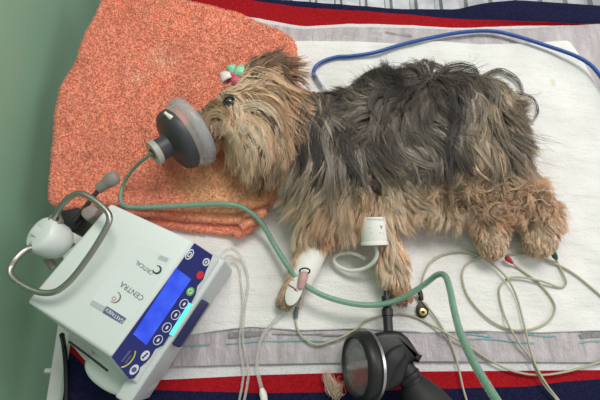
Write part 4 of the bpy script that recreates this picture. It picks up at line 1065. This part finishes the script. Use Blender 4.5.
# ---------------------------------------------------------------- pressure gauge with hand bulb
gauge = empty('pressure_gauge', W(385, 372, .012)); tag(gauge, 'black hand held pressure gauge with round dial and squeeze bulb', 'pressure gauge')
gq = lambda o: reparent_keep(o, gauge)
gn = Vector((-.93, -.06, .345)).normalized()
gc_ = W(359.5, 366, .054)
gq(frombm('dial_case', lathe_bm([(-.012, .0005), (-.012, .0310), (-.008, .0335), (-.003, .0345), (.002, .0340), (.005, .0315), (.0058, .0285), (.0035, .0270), (.0010, .0265), (.0008, .0005)], gc_, gn, 56), M['black'], angle=40))
gq(frombm('chrome_ring', lathe_bm([(-.0100, .0325), (-.0105, .0350), (-.0075, .0354), (-.0075, .0335)], gc_, gn, 56), M['silver'], angle=40))
gq(frombm('dial_face', lathe_bm([(.0010, .0002), (.0012, .0262), (.0009, .0262)], gc_, gn, 48), M['dial_face'], angle=40))
gu = Vector((0, 1, 0)); gu = (gu - gn * gu.dot(gn)).normalized(); gv = gn.cross(gu)
bm = bmesh.new()
for k in range(24):
    a = math.radians(-150 + 300 * k / 23 + 90); dv = gu * math.sin(a) + gv * math.cos(a)
    tube_bm([gc_ + gn * .0016 + dv * .019, gc_ + gn * .0016 + dv * (.0235 if k % 4 else .0245)], .0004, 5, 1, bm=bm, smooth=False)
gq(frombm('dial_marks', bm, M['black']))
bm = bmesh.new()
tube_bm([gc_ + gn * .0020 - gu * .021 + gv * .004, gc_ + gn * .0020 + gu * .004 - gv * .001], .0006, 6, 1, bm=bm, smooth=False)
gq(frombm('needle_reflection', bm, M['red_print']))  # pointer whose red colour also stands in for a reflection on the glass
gq(frombm('glass_cover', lathe_bm([(.0036, .0002), (.0036, .0270), (.0042, .0270), (.0046, .0002)], gc_, gn, 48), M['glass'], angle=40))
# body behind the dial
bod = [(372, 334), (383, 331), (398, 330), (406, 334), (413, 342), (417, 350), (423, 357), (421, 361), (412, 360), (408, 368), (404, 384), (390, 392), (376, 390)]
tp = [W(a, b, .060) for a, b in bod]
gq(frombm('gauge_body', prism_bm(tp, [dn(p, .016) for p in tp], .006, 4), M['black'], angle=45))
# curved lever spoon
lv = [W(a, b, z) for a, b, z in ((383, 390, .066), (385, 378, .070), (389, 366, .073), (395, 357, .074), (402, 352, .071), (406, 352, .066))]
Pl = smooth_path(lv, 6); bm = bmesh.new(); prev = None
for i, p in enumerate(Pl):
    t_ = Pl[min(i + 1, len(Pl) - 1)] - Pl[max(i - 1, 0)]; t_ /= np.linalg.norm(t_); s_ = np.cross(t_, [0, 0, 1]); s_ /= np.linalg.norm(s_)
    w_ = .0075 * (.75 + .35 * math.sin(math.pi * i / (len(Pl) - 1)))
    v = [bm.verts.new(p + s_ * w_ * q_ + np.array([0, 0, -.002 * abs(q_) ** 2])) for q_ in (-1, -.5, 0, .5, 1)]
    if prev:
        for k in range(4): bm.faces.new((prev[k], prev[k + 1], v[k + 1], v[k]))
    prev = v
lev = frombm('release_lever', bm, M['black_rubber']); md = lev.modifiers.new('t', 'SOLIDIFY'); md.thickness = .0022; gq(lev)
# neck and rubber bulb
n0, n1 = W(396, 356, .044), W(413, 384, .042)
nd_ = (n1 - n0).normalized()
gq(frombm('bulb_neck', lathe_bm([(0, .0005), (0, .0115), (.020, .0115), (.021, .0128), (.026, .0128), (.027, .0120), (.034, .0125), (.034, .0005)], n0, nd_, 36), M['black'], angle=40))
gq(frombm('squeeze_bulb', lathe_bm([(.030, .0005), (.030, .0130), (.036, .0165), (.048, .0220), (.062, .0255), (.078, .0262), (.094, .0235), (.106, .0165), (.112, .0080), (.113, .0005)], n0, nd_, 40), M['black_rubber'], angle=50))
# tube connector upright toward the dog
gq(frombm('hose_connector', lathe_bm([(0, .0005), (0, .0050), (.018, .0052), (.0185, .0062), (.026, .0062), (.0265, .0048), (.034, .0046), (.0345, .0056), (.040, .0056), (.0405, .0030), (.046, .0028), (.0465, .0005)], W(388.5, 334, .040), (W(386.5, 296, .034) - W(388.5, 334, .040)), 24), M['black'], angle=40))

# ---------------------------------------------------------------- loose tuft of clipped hair at the near edge
tn = 130
b_ = np.array(W(338, 395, .012)); PT2 = np.empty((tn, 7, 3))
for i in range(tn):
    tx_ = 323 + rng.normal(3, 2.0); ty_ = 374 + rng.normal(2, 5)
    s0 = np.array(W(335 + rng.normal(0, 3.5), 393 + rng.normal(0, 4), .0115)); e0 = np.array(W(tx_, ty_, .0125 + abs(rng.normal(0, .003))))
    if rng.random() < .25: e0 = np.array(W(341 + rng.normal(0, 2), 384 + rng.normal(0, 4), .014))
    bend = rng.normal(0, .003, 3); bend[2] = abs(bend[2]) + .002
    for k in range(7):
        f = k / 6; PT2[i, k] = s0 * (1 - f) + e0 * f + bend * math.sin(math.pi * f)
cc_ = np.array(S(232, 206, 184)) * rng.uniform(.7, 1.2, tn)[:, None]
o = strand_mesh('hair_tuft', PT2, np.tile(np.array([1, 1, 1, .9, .8, .6, .2]) * .0003, (tn, 1)), np.repeat(cc_[:, None], 7, 1), M['fur'], None)
tag(o, 'loose tuft of pale clipped hair on the red blanket stripe', 'hair tuft', kind='thing')
